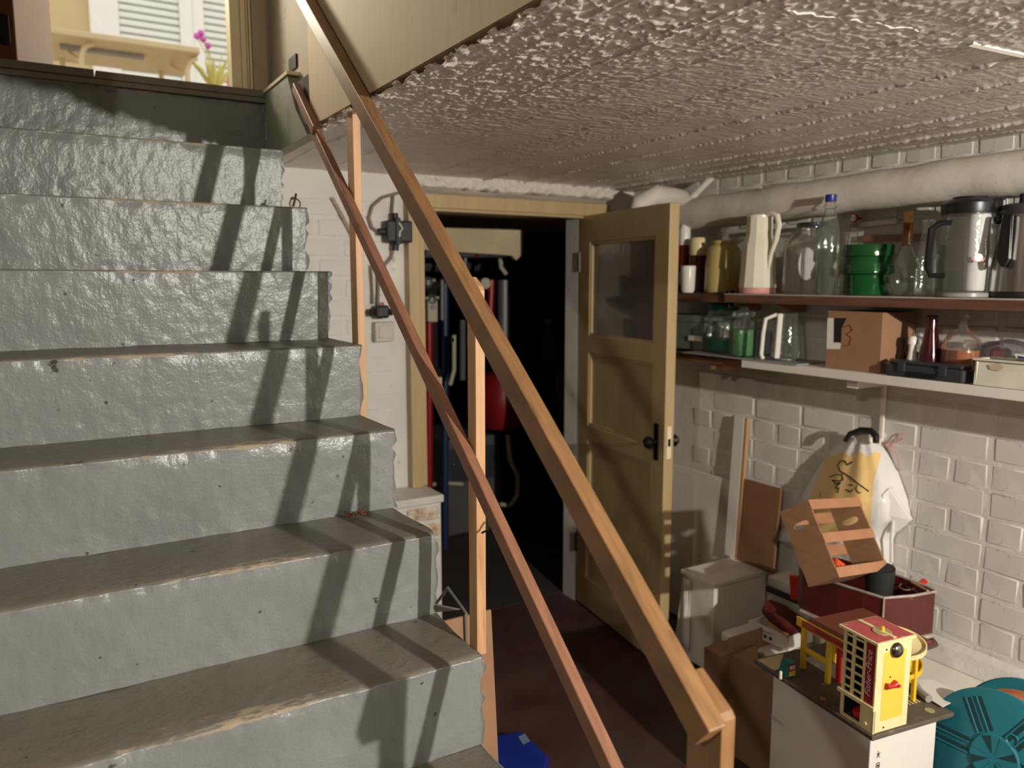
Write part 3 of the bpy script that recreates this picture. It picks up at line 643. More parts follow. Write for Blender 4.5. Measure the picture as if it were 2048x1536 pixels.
pipe('thin cream pipe bending towards the floor', [(908, 670), (908, 740), (900, 770)], .012, mat('cream_pipe', (180, 172, 150), rough=.5), 3.9)
pipe('grey upright pipe at the left of the boiler room', [(884, 560), (884, 640)], .014, ALU, 3.95)
pipe('cream hose hanging in a long loop near the floor', [(1015, 870), (1020, 920), (1035, 950), (1035, 990), (1020, 1012), (1000, 1008)], .014, MATS['cream_pipe'], 4.0, cat='hose')
pipe('pale hose curving in front of the grey boiler casing', [(850, 972), (880, 966), (925, 968)], .012, MATS['cream_pipe'], 4.16, cat='hose')
for (u, v, lab) in ((855, 565, 'pale valve head beside the doorway jamb'), (862, 600, 'white ball-shaped valve below the pale valve head')):
    c = ony(u, v, 3.9); MB().lathe([(.012, -.03), (.03, -.012), (.03, .012), (.012, .03)], c, 12).build('valve_body', ALU, k_ := thing('valve', lab, 'valve', c), True)
    MB().tube([c+Vector((-.04, -.01, .01)), c+Vector((.04, -.01, .012))], .008, 8).build('lever', MATS['cream_pipe'], k_, True)
pipe('slim grey pipe bending under the foam-wrapped pipe', [(930, 515), (930, 545), (915, 556), (905, 560)], .014, ALU, 3.9)
pipe('short pale pipe elbow beside the round gauge', [(1000, 512), (1002, 535), (1012, 548)], .013, MATS['cream_pipe'], 3.95)
pipe('thin dark pipe low in front of the boiler casing', [(1060, 560), (1120, 556)], .012, BLUEP, 4.3)
pipe('dim grey pipe standing behind the cream bending pipe', [(925, 640), (925, 760)], .018, GP, 4.15)
c = ony(968, 567, 3.85); gz = thing('round_gauge', 'small round white gauge beside the glossy red pipe', 'gauge', c)
MB().disc(c, (0, -1, 0), .03, .02, 20).build('dial', mat('aged_dial', (190, 180, 156), rough=.5), gz)
MB().disc(c+Vector((0, .002, 0)), (0, 1, 0), .034, .02, 20).build('case', IRON, gz)
c = ony(863, 622, 3.9); bx = thing('white_control', 'white oblong control unit among the dim pipes', 'control', c); MB().box(c-Vector((.03, .02, .06)), c+Vector((.03, .02, .06))).build('case', MATS['aged_dial'], bx, bevel=.008); MB().disc(c+Vector((0, -.02, .02)), (0, -1, 0), .016, .008, 12).build('dial', GREYP, bx)
c = ony(873, 762, 3.9); bx = thing('white_tag', 'bright white plastic tag on the dark pipes', 'tag', c); MB().box(c-Vector((.03, .008, .02)), c+Vector((.03, .008, .02))).build('plate', WPLASTIC, bx, bevel=.003); MB().disc(c+Vector((-.02, -.009, .012)), (0, -1, 0), .004, .003, 8).build('eyelet', IRON, bx)
c = ony(1005, 800, 4.15); tk = thing('red_expansion_tank', 'dark red round expansion tank on the boiler room wall', 'tank', (c.x, c.y, c.z-.2))
MB().lathe([(.02, -.2), (.13, -.16), (.17, -.06), (.17, .06), (.13, .16), (.02, .2)], c, 24).build('shell', mat('dark_red_enamel', (130, 22, 20), rough=.4), tk, True)
MB().tube([c+Vector((0, 0, .18)), c+Vector((0, 0, .30))], .014, 8).build('neck', ALU, tk, True)
c = ony(990, 950, 4.1); bo = thing('grey_boiler', 'dim grey boiler casing at the foot of the red tank', 'boiler', (c.x, 4.3, 0))
MB().box((c.x-.30, 4.2, 0.02), (c.x+.10, 4.7, .62)).build('casing', mat('dim_grey_enamel', (84, 82, 78), rough=.5, var=.1), bo, bevel=.01)
MB().box((c.x-.26, 4.19, .35), (c.x+.06, 4.205, .56)).build('front_panel', mat('dim_dark_panel', (50, 50, 50), rough=.5), bo, bevel=.004)
hz = ony(1100, 630, 4.6); hc = thing('dark_coat', 'dark garment hanging on the boiler room wall', 'coat', hz)
MB().lathe([(.06, -.32), (.09, -.25), (.05, -.12), (.07, 0), (.05, .16), (.01, .2)], hz, 12, sy=.5).build('cloth', mat('black_cloth', (22, 20, 20), rough=.9), hc, True)
MB().tube([hz+Vector((0, 0, .19)), hz+Vector((0, .03, .24)), hz+Vector((0, .06, .24))], .006, 6).build('peg', IRON, hc)
c2 = ony(1096, 642, 4.5); MB().disc(c2, (0, -1, 0), .025, .01, 12).build('button', MATS['aged_dial'], hc)

# ------------------------------------------------------------------ shelves on the right wall
XF = 2.27; XM = 2.385; Z1 = H-.048; Z2 = H-.295
PLATE = mat('pale_grey_edge', (190, 184, 172), rough=.5, var=.1, scale=20)
ya = onx(1449, 585, XF).y
s1 = thing('upper_shelf', 'long brown wooden shelf board carrying jugs and jars below the white pipe', 'shelf', (XF, ya, Z1))
MB().box((XF, .2, Z1-.034), (XW+.004, ya, Z1-.004)).build('board', SHELFW, s1, bevel=.002)
MB().box((XF-.001, .2, Z1-.004), (XW+.004, ya, Z1)).build('white_liner', PLATE, s1)
MB().box((XF+.012, ya+.012, Z1-.036), (XW+.004, 2.80, Z1-.004)).build('board', SHELFW, s1, bevel=.002)
MB().box((XF+.02, ya-.004, Z1-.06), (XF+.05, ya+.014, Z1+.012)).build('joint_bracket', IRON, s1, bevel=.002)
for u in (1470, 1560):
    y = onx(u, 600, XF+.08).y; MB().prism([(XF+.05, y, Z1-.036), (XW, y, Z1-.036), (XW, y, Z1-.07), (XW-.05, y, Z1-.07)], (0, .03, 0)).build('wooden_bracket', SLATW, s1, bevel=.002)
yb2 = onx(1483, 718, XF).y
s2 = thing('lower_shelf', 'white-edged lower shelf board with jars, box and trays on it', 'shelf', (XF, yb2, Z2))
MB().box((XF, .2, Z2-.030), (XW+.004, yb2, Z2)).build('board', WHITE, s2, bevel=.002)
MB().box((XF+.035, yb2, Z2-.036), (XW+.004, 2.80, Z2-.006)).build('board', SHELFW, s2, bevel=.002)
MB().box((XF-.006, yb2-.26, Z2+.0005), (XW-.06, yb2+.32, Z2+.005)).build('grey_sheet', GREYP, s2)
for u in (1430, 1450):
    y = onx(u, 705, XF+.06).y; MB().box((XF+.05, y-.012, Z2-.06), (XW, y+.012, Z2-.037)).build('wooden_bracket', SLATW, s2, bevel=.002)
y = onx(1772, 800, XW).y
MB().box((XW-.02, y-.008, Z2-.26), (XW-.008, y+.008, Z2-.03)).build('hanging_strap', WHITE, s2, bevel=.003)
MB().box((XF+.04, y-.02, Z2-.06), (XW, y+.02, Z2-.03)).build('white_bracket', WHITE, s2)
nl = thing('wall_hook', 'white painted wall hook with a nail above the white carrier bag', 'hook', (XW-.02, y, Z2-.28))
MB().tube([(XW-.004, y, Z2-.24), (XW-.018, y, Z2-.25), (XW-.022, y, Z2-.275), (XW-.01, y, Z2-.285)], .005, 7).build('bent_rod', WHITE, nl, True)
MB().disc((XW-.004, y, Z2-.24), (-1, 0, 0), .011, .004, 10).build('plate', WHITE, nl)
y0 = onx(1726, 480, XW).y; y1 = onx(1860, 480, XW).y
lth = MB().obox((XW-.022, y0, H+.135), (.013, 0, 0), (0, y1-y0, -.004), (0, 0, .022)).build('wall_lath', REDW, None, bevel=.002); tag(lth, 'brown lath fixed flat on the wall behind the green jar', 'lath')
y0 = onx(1715, 445, XW).y; y1 = onx(1800, 445, XW).y
lth = MB().obox((XW-.020, y0, H+.185), (.011, 0, 0), (0, y1-y0, .006), (0, 0, .018)).build('wall_strip', WHITE, None, bevel=.002); tag(lth, 'short white strip on the wall between pipe and brown lath', 'strip')
kb = onx(1711, 437, XW-.03); k_ = thing('knob_hook', 'small red-rimmed white knob on the wall under the pipe', 'knob', kb)
kM = fr3((0, 1, 0), (0, 0, 1), (-1, 0, 0))
MB().lathe([(.005, -.025), (.005, 0), (.015, .002), (.015, .008)], kb, 14, M=kM).build('rim', MATS['red_plastic'], k_, True)
MB().lathe([(.010, .008), (.011, .014), (.001, .02)], kb, 14, M=kM).build('cap', WPLASTIC, k_, True)

# insulated drain pipe
pipe_t = thing('insulated_pipe', 'thick white wrapped pipe running along the top of the brick wall', 'pipe', (2.42, 1.0, H+.30))
def pz(y): return H+.307+(1.2-y)*.016
pts = [Vector((2.415, y, pz(y)+.002*math.sin(y*19))) for y in np.linspace(.2, 2.60, 40)]
MB().tube(pts, [.064+.0018*math.sin(i*1.9)+.0012*math.sin(i*.7) for i in range(40)], 20).build('wrapped_tube', PIPEW, pipe_t, True)
MB().tube([(2.415, 2.52, pz(2.5)+.01), (2.40, 2.62, pz(2.5)+.06), (2.33, 2.68, pz(2.5)+.085), (2.27, 2.72, pz(2.5)+.05), (2.26, 2.74, pz(2.5)-.04)], [.05, .048, .045, .042, .04], 14).build('elbow', PIPEW, pipe_t, True)
MB().tube([(2.40, 2.55, pz(2.5)+.06), (2.44, 2.45, ZC+.01)], .014, 8).build('strap', PIPEW, pipe_t, True)

def spot(u, v, x, wpx):
    p = onx(u, v, x); return p.y, wpx/2*depth(p)/FPX
def vz(u, v, x): return onx(u, v, x).z
def jar(name, label, cat, u, vtop, wpx, z, x, parts, group=None, n=28):
    """lathed vessel: parts = [(part name, material, [(r/R, h/Hh), ...], kwargs)] between the shelf and the top seen in the photograph"""
    vm = (vtop+(590 if z == Z1 else 700))/2
    y, R = spot(u, vm, x, wpx); hh = vz(u, vtop, x)-z
    t = thing(name, label, cat, (x, y, z), group)
    for nm, m, prof, kw in parts:
        MB().lathe([(r*R, h*hh) for r, h in prof], (x, y, z+.0005), kw.get('n', n)).build(nm, m, t, kw.get('smooth', True), angle=kw.get('angle', 50))
    return t, y, R, hh
DKRED = mat('dark_red_plaid', (74, 30, 22), rough=.35, var=.5, scale=40, dark=(150, 90, 40), dark_amt=.1, dark_scale=30)
CREAM = mat('cream_plastic', (226, 210, 160), rough=.35, var=.05)
jar('dark_bottle', 'dark red bottle with tall white cap at the far end of the upper shelf', 'bottle', 1368, 450, 24, Z1, XM,
    [('body', mat('dark_red_gloss', (96, 26, 26), rough=.25), [(1, 0), (1, .68), (.85, .7)], {}), ('cap', WPLASTIC, [(.9, .70), (.95, .72), (.95, .92), (.6, 1)], {})])
jar('plaid_thermos', 'dark plaid thermos flask with a cream cup lid', 'thermos', 1396, 476, 36, Z1, XM,
    [('body', DKRED, [(1, 0), (1, .66), (.92, .68)], {}), ('cup_lid', CREAM, [(.93, .68), (1, .70), (.97, .95), (.8, 1)], {})])
t, y, R, hh = jar('white_cup', 'small white cup standing in front of the dark bottles next to the door edge', 'cup', 1376, 532, 30, Z1, 2.31,
    [('body', WPLASTIC, [(.75, 0), (.9, .1), (1, .95), (.95, 1), (.86, .95), (.75, .15)], {})])
MB().tube([(2.31, y+R*.9, Z1+hh*.8), (2.31, y+R*1.6, Z1+hh*.75), (2.31, y+R*1.6, Z1+hh*.35), (2.31, y+R*.85, Z1+hh*.25)], .004, 6).build('handle', WPLASTIC, t, True)
OLIVE = mat('mustard_plastic', (196, 176, 112), rough=.3, var=.08)
t, y, R, hh = jar('mustard_jug', 'mustard yellow plastic jug left of the cream thermos jug', 'jug', 1447, 482, 74, Z1, 2.39,
    [('body', OLIVE, [(.93, 0), (1, .06), (.97, .5), (.86, .84), (.70, .91), (.62, .93)], {}), ('neck', OLIVE, [(.62, .93), (.66, .95), (.66, 1), (.58, 1)], {})])
MB().tube([(2.37, y-R*.62, Z1+hh*.85), (2.33, y-R*1.0, Z1+hh*.8), (2.32, y-R*1.12, Z1+hh*.5), (2.35, y-R*.95, Z1+hh*.2)], .007, 8).build('handle', OLIVE, t, True)
JUG = mat('cream_jug_plastic', (230, 226, 204), rough=.28, var=.04, dark=(196, 176, 140), dark_amt=.03, dark_scale=5)
JPINK = mat('pink_base', (222, 158, 148), rough=.4)
t, y, R, hh = jar('thermos_jug', 'cream faceted thermos jug with pink base and long curved handle', 'thermos jug', 1517, 428, 74, Z1, XM-.04,
    [('base_ring', JPINK, [(.90, 0), (.95, .01), (.95, .07), (.92, .075)], {}), ('body', JUG, [(.98, .075), (1, .09), (.86, .60), (.70, .74), (.68, .95)], dict(n=12, smooth=False)),
     ('lid', JUG, [(.70, .95), (.70, .975), (.45, 1), (.01, 1)], {})])
X = XM-.04; c = lambda s, h: Vector((X-.012, y-R*s, Z1+hh*h))
MB().tube([c(.55, .97), c(.95, .99), c(1.32, .95), c(1.45, .84), c(1.30, .66), c(1.0, .48), c(.88, .32)], [.007, .010, .011, .011, .010, .009, .006], 8).build('handle', JUG, t, True)
c = lambda s, h: Vector((X-.02, y+R*s, Z1+hh*h))
MB().prism([c(.5, .98), c(.80, .99), c(.5, .90)], (.035, 0, 0)).build('spout', JUG, t, bevel=.003)
LIDD = mat('dark_metal_lid', (40, 36, 34), rough=.4, var=.2)
t, y, R, hh = jar('big_glass_jar', 'large clear glass jar with dark lid and a pale round label', 'jar', 1621, 446, 106, Z1, 2.40,
    [('glass', GLASS, [(.93, 0), (1, .05), (1, .62), (.93, .76), (.66, .88), (.52, .92), (.52, .95)], {}), ('lid', LIDD, [(.54, .94), (.55, .95), (.55, .995), (.5, 1)], {})])
a0 = math.atan2(-y, -2.40)
lbl = MB(); pts = []
for k in range(18):
    a = 2*math.pi*k/18; th = a0-.12+.30*math.cos(a); pts.append((2.40+R*1.012*math.cos(th), y+R*1.012*math.sin(th), Z1+hh*.42+hh*.22*math.sin(a)))
lbl.add(pts+[(sum(p[0] for p in pts)/18-.0015, sum(p[1] for p in pts)/18, Z1+hh*.42)], [(k, (k+1) % 18, 18) for k in range(18)])
lbl.build('label', mat('faded_paper_label', (206, 204, 206), rough=.8, var=.08, scale=30), t, True)
BLUE = mat('blue_cap', (34, 52, 128), rough=.35)
t, y, R, hh = jar('clear_bottle', 'tall clear plastic bottle with blue cap beside the big glass jar', 'bottle', 1657, 390, 42, Z1, 2.315,
    [('glass', GLASS, [(.85, 0), (1, .03), (1, .55), (.92, .68), (.55, .82), (.46, .86)], {}), ('neck_ring', GLASS, [(.46, .86), (.62, .875), (.62, .885), (.46, .90), (.46, .94)], {}), ('cap', BLUE, [(.50, .93), (.52, .935), (.52, .995), (.45, 1)], dict(n=20))])
jar('conical_bottle', 'conical clear glass bottle standing behind the green jar', 'bottle', 1704, 452, 58, Z1, 2.455,
    [('glass', GLASS, [(.96, 0), (1, .03), (.80, .35), (.42, .72), (.26, .95), (.28, 1)], {}), ('stopper', mat('grey_stopper', (150, 146, 140), rough=.5), [(.26, .98), (.27, 1.03), (.1, 1.05)], {})])
t, y, R, hh = jar('green_jar', 'squat ribbed green glass jar on the upper shelf', 'jar', 1735, 490, 100, Z1, 2.350,
    [('body', GREENGL, [(.82, 0), (.86, .03), (.86, .40), (.99, .44), (1.0, .56), (.93, .66), (.88, .74)], {}), ('collar', GREENGL, [(.88, .74), (.90, .76), (.95, .78), (.95, .97), (.90, 1), (.82, 1)], {}),
     ('ring', GREENGL, [(.995, .47), (1.02, .485), (1.02, .515), (.995, .53)], {}), ('contents', mat('dark_green_contents', (44, 110, 58), rough=.4, var=.2), [(.80, .03), (.80, .38), (.9, .46), (.9, .56), (.84, .68), (.82, .93), (.01, .94)], {})])
AMB = glassmat('amber_glass', (196, 140, 50), .25, (150, 100, 30))
jar('corked_flask', 'round clear flask with amber neck and tall cork', 'flask', 1813, 424, 74, Z1, 2.36,
    [('glass', GLASS, [(.55, 0), (.85, .04), (1, .16), (.97, .28), (.72, .42), (.40, .54), (.27, .62)], {}), ('neck', AMB, [(.27, .60), (.25, .72), (.24, .86), (.27, .87)], {}), ('cork', CORK, [(.19, .80), (.22, .87), (.24, 1), (.01, 1)], dict(n=16))])
jar('ribbed_bottle', 'slim clear ribbed glass bottle between flask and glass jug', 'bottle', 1853, 440, 40, Z1, 2.33,
    [('glass', GLASS, [(.9, 0), (1, .04), (.92, .2), (1, .3), (.92, .42), (1, .52), (.85, .66), (.55, .82), (.55, .92), (.62, .94), (.6, 1)], {}), ('rim', GLASS, [(.6, .97), (.66, .98), (.66, 1), (.5, 1.005)], {})])
t, y, R, hh = jar('glass_jug', 'clear measuring jug with black handle and black spouted lid', 'jug', 1933, 424, 104, Z1, 2.345,
    [('glass', GLASS, [(.94, .03), (1, .06), (.97, .5), (.92, 1)], {}), ('base', mat('grey_jug_base', (150, 148, 148), rough=.3), [(.96, 0), (1.0, .01), (1.0, .05), (.94, .06)], {})])
tv = Vector((2.345, y, 0)); tocam = Vector((-2.345, -y, 0)).normalized(); rgt = Vector((-tocam.y, tocam.x, 0)); rgt = -rgt if rgt.y > 0 else rgt
P = lambda a, b, h: tv+rgt*(R*a)+tocam*(R*b)+Vector((0, 0, Z1+hh*h))
MB().lathe([(R*.36, hh*.08), (R*.40, hh*.10), (R*.40, hh*.94), (R*.36, hh*.97)], P(.34, .1, 0), 24).build('inner_sleeve', mat('milky_white_sleeve', (226, 224, 220), rough=.4), t, True)
MB().tube([P(-.55, .6, .87), P(-.95, .6, .87), P(-1.22, .6, .80), P(-1.26, .6, .5), P(-1.26, .6, .36), P(-1.15, .6, .26), P(-.65, .6, .255)], [.007, .009, .011, .011, .011, .009, .007], 8).build('handle', BLACK, t, True)
MB().lathe([(.95*R, -.008), (.97*R, 0), (.97*R, .022), (.8*R, .034), (.62*R, .036), (.6*R, .042), (.3*R, .044), (.01, .044)], (2.345, y, Z1+hh), 26).build('lid', BLACK, t, True)
MB().obox(P(.62, -.1, 1.0), rgt*R*.55, tocam*R*.5, (0, 0, .035)).build('spout', BLACK, t, bevel=.008)
MB().obox(P(.80, -.05, .84), rgt*R*.36, tocam*R*.4, (0, 0, .045)).build('spout_lip', BLACK, t, bevel=.01)
lg = MB(); lc = P(.40, .93, .46)
lg.disc(lc, tocam*1+rgt*.3, .011, .001, 20); lg.build('logo_disc', WPLASTIC, t)
lr = MB(); u1 = (rgt-tocam*.3).normalized()
for s_ in (-1, 1):
    lr.prism([lc+u1*s_*.018+Vector((0, 0, .002)), lc+u1*s_*.010+Vector((0, 0, -.006)), lc+u1*s_*.002+Vector((0, 0, -.012)), lc+u1*s_*.013+Vector((0, 0, -.010))], (tocam+rgt*.3)*.0022)
lr.build('logo_wings', MATS['red_plastic'], t)
t, y, R, hh = jar('steel_carafe', 'shiny steel carafe with black handle at the right end of the upper shelf', 'carafe', 2048, 412, 120, Z1, 2.41,
    [('base', BLACK, [(.97, 0), (1, .01), (1, .06), (.95, .07)], {}), ('body', CHROME, [(.97, .07), (.94, .3), (.80, .72), (.78, .90)], {}), ('collar', mat('dull_black_collar', (58, 56, 58), rough=.45), [(.79, .90), (.82, .91), (.82, 1), (.6, 1.02), (.01, 1.03)], {})])
tv = Vector((2.41, y, 0)); tocam = Vector((-2.41, -y, 0)).normalized(); rgt = Vector((-tocam.y, tocam.x, 0)); rgt = -rgt if rgt.y > 0 else rgt
P = lambda a, b, h: tv+rgt*(R*a)+tocam*(R*b)+Vector((0, 0, Z1+hh*h))
MB().prism([P(-.66, .62, .90), P(-.36, .78, .90), P(-.34, .86, .42), P(-.48, .86, .33), P(-.62, .8, .33), P(-.78, .72, .45)], tocam*.03).build('handle', BLACK, t, bevel=.006)
MB().tube([P(-.12, .3, 1.0), P(-.10, .3, 1.12)], .012, 8).build('lid_knob', BLACK, t, True)

# lower shelf
GG = mat('grey_green_card', (112, 120, 108), rough=.7, var=.1)
b0 = onx(1360, 690, 2.36); b1 = onx(1404, 690, 2.36)
t = thing('grey_green_box', 'grey green box with a white label at the far end of the lower shelf', 'box', (2.36, b0.y, Z2+.005))
zt_ = vz(1380, 630, 2.36); MB().box((2.36, b1.y, Z2+.006), (2.48, b0.y+.12, zt_-.03)).build('box_body', GG, t, bevel=.003)
MB().box((2.355, b1.y-.004, zt_-.03), (2.485, b0.y+.125, zt_)).build('lid', GG, t, bevel=.003)
MB().box((2.352, b1.y+.002, Z2+.045), (2.3598, b1.y+.075, Z2+.066)).build('label', WPLASTIC, t)
TEAL = mat('bright_green_plastic', (10, 120, 88), rough=.35)
t, y, R, hh = jar('green_lidded_jar', 'clear jar with dark green screw lid and green powder inside', 'jar', 1447, 606, 64, Z2, 2.40,
    [('glass', GLASS, [(.9, .03), (1, .06), (1, .82), (.86, .86)], {}), ('lid', mat('dark_green_lid', (16, 84, 54), rough=.4), [(.90, .86), (.92, .87), (.92, .985), (.85, 1)], {}), ('powder', TEAL, [(.9, .05), (.94, .07), (.94, .30), (.01, .31)], {})])
t, y, R, hh = jar('green_filled_jar', 'glass jar with knobbed glass lid filled with green grains', 'jar', 1487, 612, 56, Z2, 2.33,
    [('glass', GLASS, [(.9, .03), (1, .06), (1, .66), (.80, .74), (.74, .78)], {}), ('lid', GLASS, [(.78, .78), (.82, .80), (.78, .88), (.3, .93), (.22, .97), (.15, 1)], {}), ('grains', mat('green_grains', (62, 126, 66), rough=.8, var=.35, scale=120), [(.88, .05), (.95, .08), (.95, .55), (.01, .57)], {})])
t, y, R, hh = jar('coffee_pot', 'clear glass coffee pot with white plastic handle', 'coffee pot', 1573, 626, 58, Z2, 2.35,
    [('glass', GLASS, [(.9, .04), (1, .10), (1, .25), (.90, .6), (.74, .95), (.78, 1)], {}), ('foot', CHROME, [(.88, .035), (.92, .05), (.9, .07)], {})])
tv = Vector((2.35, y, 0)); tocam = Vector((-2.35, -y, 0)).normalized(); rgt = Vector((-tocam.y, tocam.x, 0)); rgt = -rgt if rgt.y > 0 else rgt
P = lambda a, b, h: tv+rgt*(R*a)+tocam*(R*b)+Vector((0, 0, Z2+hh*h))
MB().tube([P(-.3, .7, .92), P(-.72, .75, .97), P(-1.38, .75, .88), P(-1.50, .75, .60), P(-1.58, .75, .15), P(-1.45, .75, .06)], .0075, 8).build('handle', WPLASTIC, t, True)
MB().obox(P(-.72, .80, .08), rgt*R*.34+Vector((0, 0, 0)), tocam*.012, rgt*R*.12+Vector((0, 0, hh*.92))).build('handle_band', WPLASTIC, t, bevel=.004)
b0 = onx(1522, 660, 2.46); t = tag(MB().box((2.44, b0.y-.035, Z2+.005), (2.48, b0.y+.02, Z2+.10)).build('pale_carton', mat('pale_blue_carton', (180, 186, 190), rough=.6), None, bevel=.003), 'narrow pale carton standing between the green jar and the coffee pot', 'carton')
# cardboard box with a torn label
p0 = onx(1652, 700, 2.30); p1 = onx(1762, 700, 2.30); zt_ = vz(1655, 621, 2.30)
t = thing('cardboard_box', 'closed brown cardboard box with torn black and white label on the lower shelf', 'box', (2.30, p1.y, Z2))
MB().box((2.30, p1.y, Z2+.0005), (2.475, p0.y, zt_)).build('carton', CARD, t, bevel=.002)
LB = onx(1655, 640, 2.2995)
def onbox(u, v, off=.0008): q = onx(u, v, 2.30-off); return q
lm = MB()
def patch(m, pts, nm, off):
    q = [onbox(u, v, off) for u, v in pts]; m_ = MB(); m_.prism(q, (.0006, 0, 0)); return m_.build(nm, m, t)
patch(WPLASTIC, [(1655, 636), (1668, 636), (1668, 684), (1681, 686), (1680, 698), (1653, 698)], 'label_paper', .0008)
patch(BLACK, [(1668, 636), (1693, 636), (1683, 656), (1682, 685), (1667, 685)], 'label_black', .0012)
RBR = mat('red_brown_marker', (150, 62, 40), rough=.7)
MB().tube([onbox(u, v, .0012) for u, v in ((1688, 654), (1700, 650), (1706, 660), (1694, 668), (1704, 676), (1700, 690), (1688, 692))], .0016, 5).build('marker_scrawl', RBR, t)
jar('white_shaker', 'small white waisted shaker bottle beside the cardboard box', 'bottle', 1826, 672, 20, Z2, 2.37,
    [('body', WPLASTIC, [(1, 0), (1, .35), (.72, .62), (.72, .78)], {}), ('cap', WPLASTIC, [(.95, .78), (.98, .82), (.9, .95), (.5, 1)], {})], n=18)
jar('tiny_dark_bottle', 'tiny dark brown bottle against the cardboard box', 'bottle', 1806, 676, 14, Z2, 2.38,
    [('glass', mat('dark_brown_glass', (50, 22, 16), rough=.15), [(1, 0), (1, .5), (.45, .7), (.45, .92)], {}), ('cap', BLACK, [(.55, .9), (.55, 1), (.3, 1.01)], {})], n=14)
MAR = mat('maroon_glass', (58, 16, 22), rough=.1, spec=.7)
t, y, R, hh = jar('maroon_bottle', 'dark maroon conical bottle with pale label', 'bottle', 1863, 631, 46, Z2, 2.375,
    [('glass', MAR, [(.95, 0), (1, .04), (1, .18), (.85, .42), (.5, .75), (.42, .95)], {}), ('cap', MAR, [(.42, .94), (.46, .95), (.46, .99), (.4, 1)], {})])
TANL = mat('tan_label', (186, 140, 100), rough=.7)
a0 = math.atan2(-y, -2.375)
def wrap(nm, m, cx_, cy_, r, a_, b_, z_, zb_, par_):
    g = MB(); n = 12; vs = []
    for i in range(n+1):
        th = a_+(b_-a_)*i/n; vs += [(cx_+r*math.cos(th), cy_+r*math.sin(th), z_), (cx_+r*math.cos(th), cy_+r*math.sin(th), zb_)]
    g.add(vs, [(2*i, 2*i+2, 2*i+3, 2*i+1) for i in range(n)]); return g.build(nm, m, par_, True)
wrap('label', TANL, 2.375, y, R*1.01, a0-1.1, a0+.1, Z2+hh*.02, Z2+hh*.2, t)
wrap('label_white', WPLASTIC, 2.375, y, R*1.012, a0+.1, a0+1.1, Z2+hh*.02, Z2+hh*.2, t)
LIQ = mat('amber_liquid', (150, 82, 44), rough=.2, var=.1)
jar('amber_flask', 'round clear flask half full of amber liquid with glass stopper', 'flask', 1926, 622, 76, Z2, 2.40,
    [('glass', GLASS, [(.85, 0), (.97, .05), (1, .22), (1, .40), (.92, .54), (.66, .66), (.28, .72), (.22, .78), (.22, .88), (.27, .9)], {}), ('liquid', LIQ, [(.83, .03), (.95, .07), (.985, .22), (.985, .43), (.01, .44)], {}), ('stopper', GLASS, [(.2, .86), (.24, .92), (.24, .99), (.15, 1)], {}), ('paper_cap', PLATE, [(.225, .89), (.25, .9), (.25, .95)], {})])
DG = mat('dark_grey_case', (54, 55, 58), rough=.35, var=.1)
p0 = onx(1756, 740, 2.272); p1 = onx(1926, 750, 2.272)
t = thing('black_case', 'flat dark grey plastic case with moulded handle on the shelf edge', 'case', (2.28, p1.y, Z2))
MB().prism([(2.272, p1.y, Z2+.001), (2.272, p0.y-.03, Z2+.001), (2.30, p0.y, Z2+.001), (2.335, p0.y+.01, Z2+.001), (2.335, p1.y-.01, Z2+.001)], (0, 0, .038)).build('shell', DG, t, bevel=.006)
MB().prism([(2.278, p1.y+.008, Z2+.0392), (2.278, p0.y-.04, Z2+.0392), (2.31, p0.y-.012, Z2+.0392), (2.328, p0.y-.002, Z2+.0392), (2.328, p1.y+.004, Z2+.0392)], (0, 0, .012)).build('lid', DG, t, bevel=.005)
yy = (p0.y+p1.y)/2-.01; MB().box((2.268, yy-.045, Z2+.006), (2.2725, yy+.045, Z2+.02)).build('handle_recess', BLACK, t)
for q in (yy-.065, yy+.065): MB().box((2.266, q-.012, Z2+.016), (2.273, q+.012, Z2+.046)).build('latch', DG, t, bevel=.002)
p0 = onx(1948, 750, 2.272)
t = thing('white_tub', 'white plastic tub with a torn sticker at the shelf edge', 'tub', (2.28, p0.y-.15, Z2))
def frustum(m, x0, y0, x1, y1, z0, z1, e, mi=0): return m.hexa([(x0+e, y0+e, z0), (x1-e, y0+e, z0), (x1-e, y1-e, z0), (x0+e, y1-e, z0), (x0, y0, z1), (x1, y0, z1), (x1, y1, z1), (x0, y1, z1)], mi)
g = MB(); yA = p0.y-.32; yB_ = p0.y; zt_ = Z2+.072
TUBW = mat('cream_white_tub', (220, 216, 198), rough=.35)
for a, b in (((2.272, yA), (2.280, yB_)), ((2.364, yA), (2.372, yB_)), ((2.272, yA), (2.372, yA+.008)), ((2.272, yB_-.008), (2.372, yB_))):
    g.box((a[0], a[1], Z2+.001), (b[0], b[1], zt_))
g.box((2.272, yA, Z2+.001), (2.372, yB_, Z2+.005)); g.build('walls', TUBW, t, bevel=.003)
MB().box((2.266, yA-.004, zt_), (2.279, yB_+.005, zt_+.006)).box((2.365, yA-.004, zt_), (2.378, yB_+.005, zt_+.006)).box((2.28, yB_-.008, zt_), (2.364, yB_+.005, zt_+.006)).build('rim', TUBW, t, bevel=.002)
a = onx(1977, 730, 2.2715); MB().prism([a, a+Vector((0, -.03, .008)), a+Vector((0, -.042, -.002)), a+Vector((0, -.03, -.014)), a+Vector((0, -.006, -.012))], (-.0006, 0, 0)).build('torn_sticker', mat('worn_tan_sticker', (196, 180, 146), rough=.8), t)
t = thing('packet', 'white and blue packet sticking out of the white tub', 'packet', onx(2038, 718, 2.30))
c = onx(2030, 716, 2.30); MB().obox(c, (0, -.10, -.012), (.05, 0, 0), (.0, .004, .012)).build('packet_body', WPLASTIC, t, bevel=.002)
MB().obox(c+Vector((-.0006, -.008, -.001+.002)), (0, -.06, -.007), (.0004, 0, 0), (0, .002, .006)).build('print', BLUE, t)
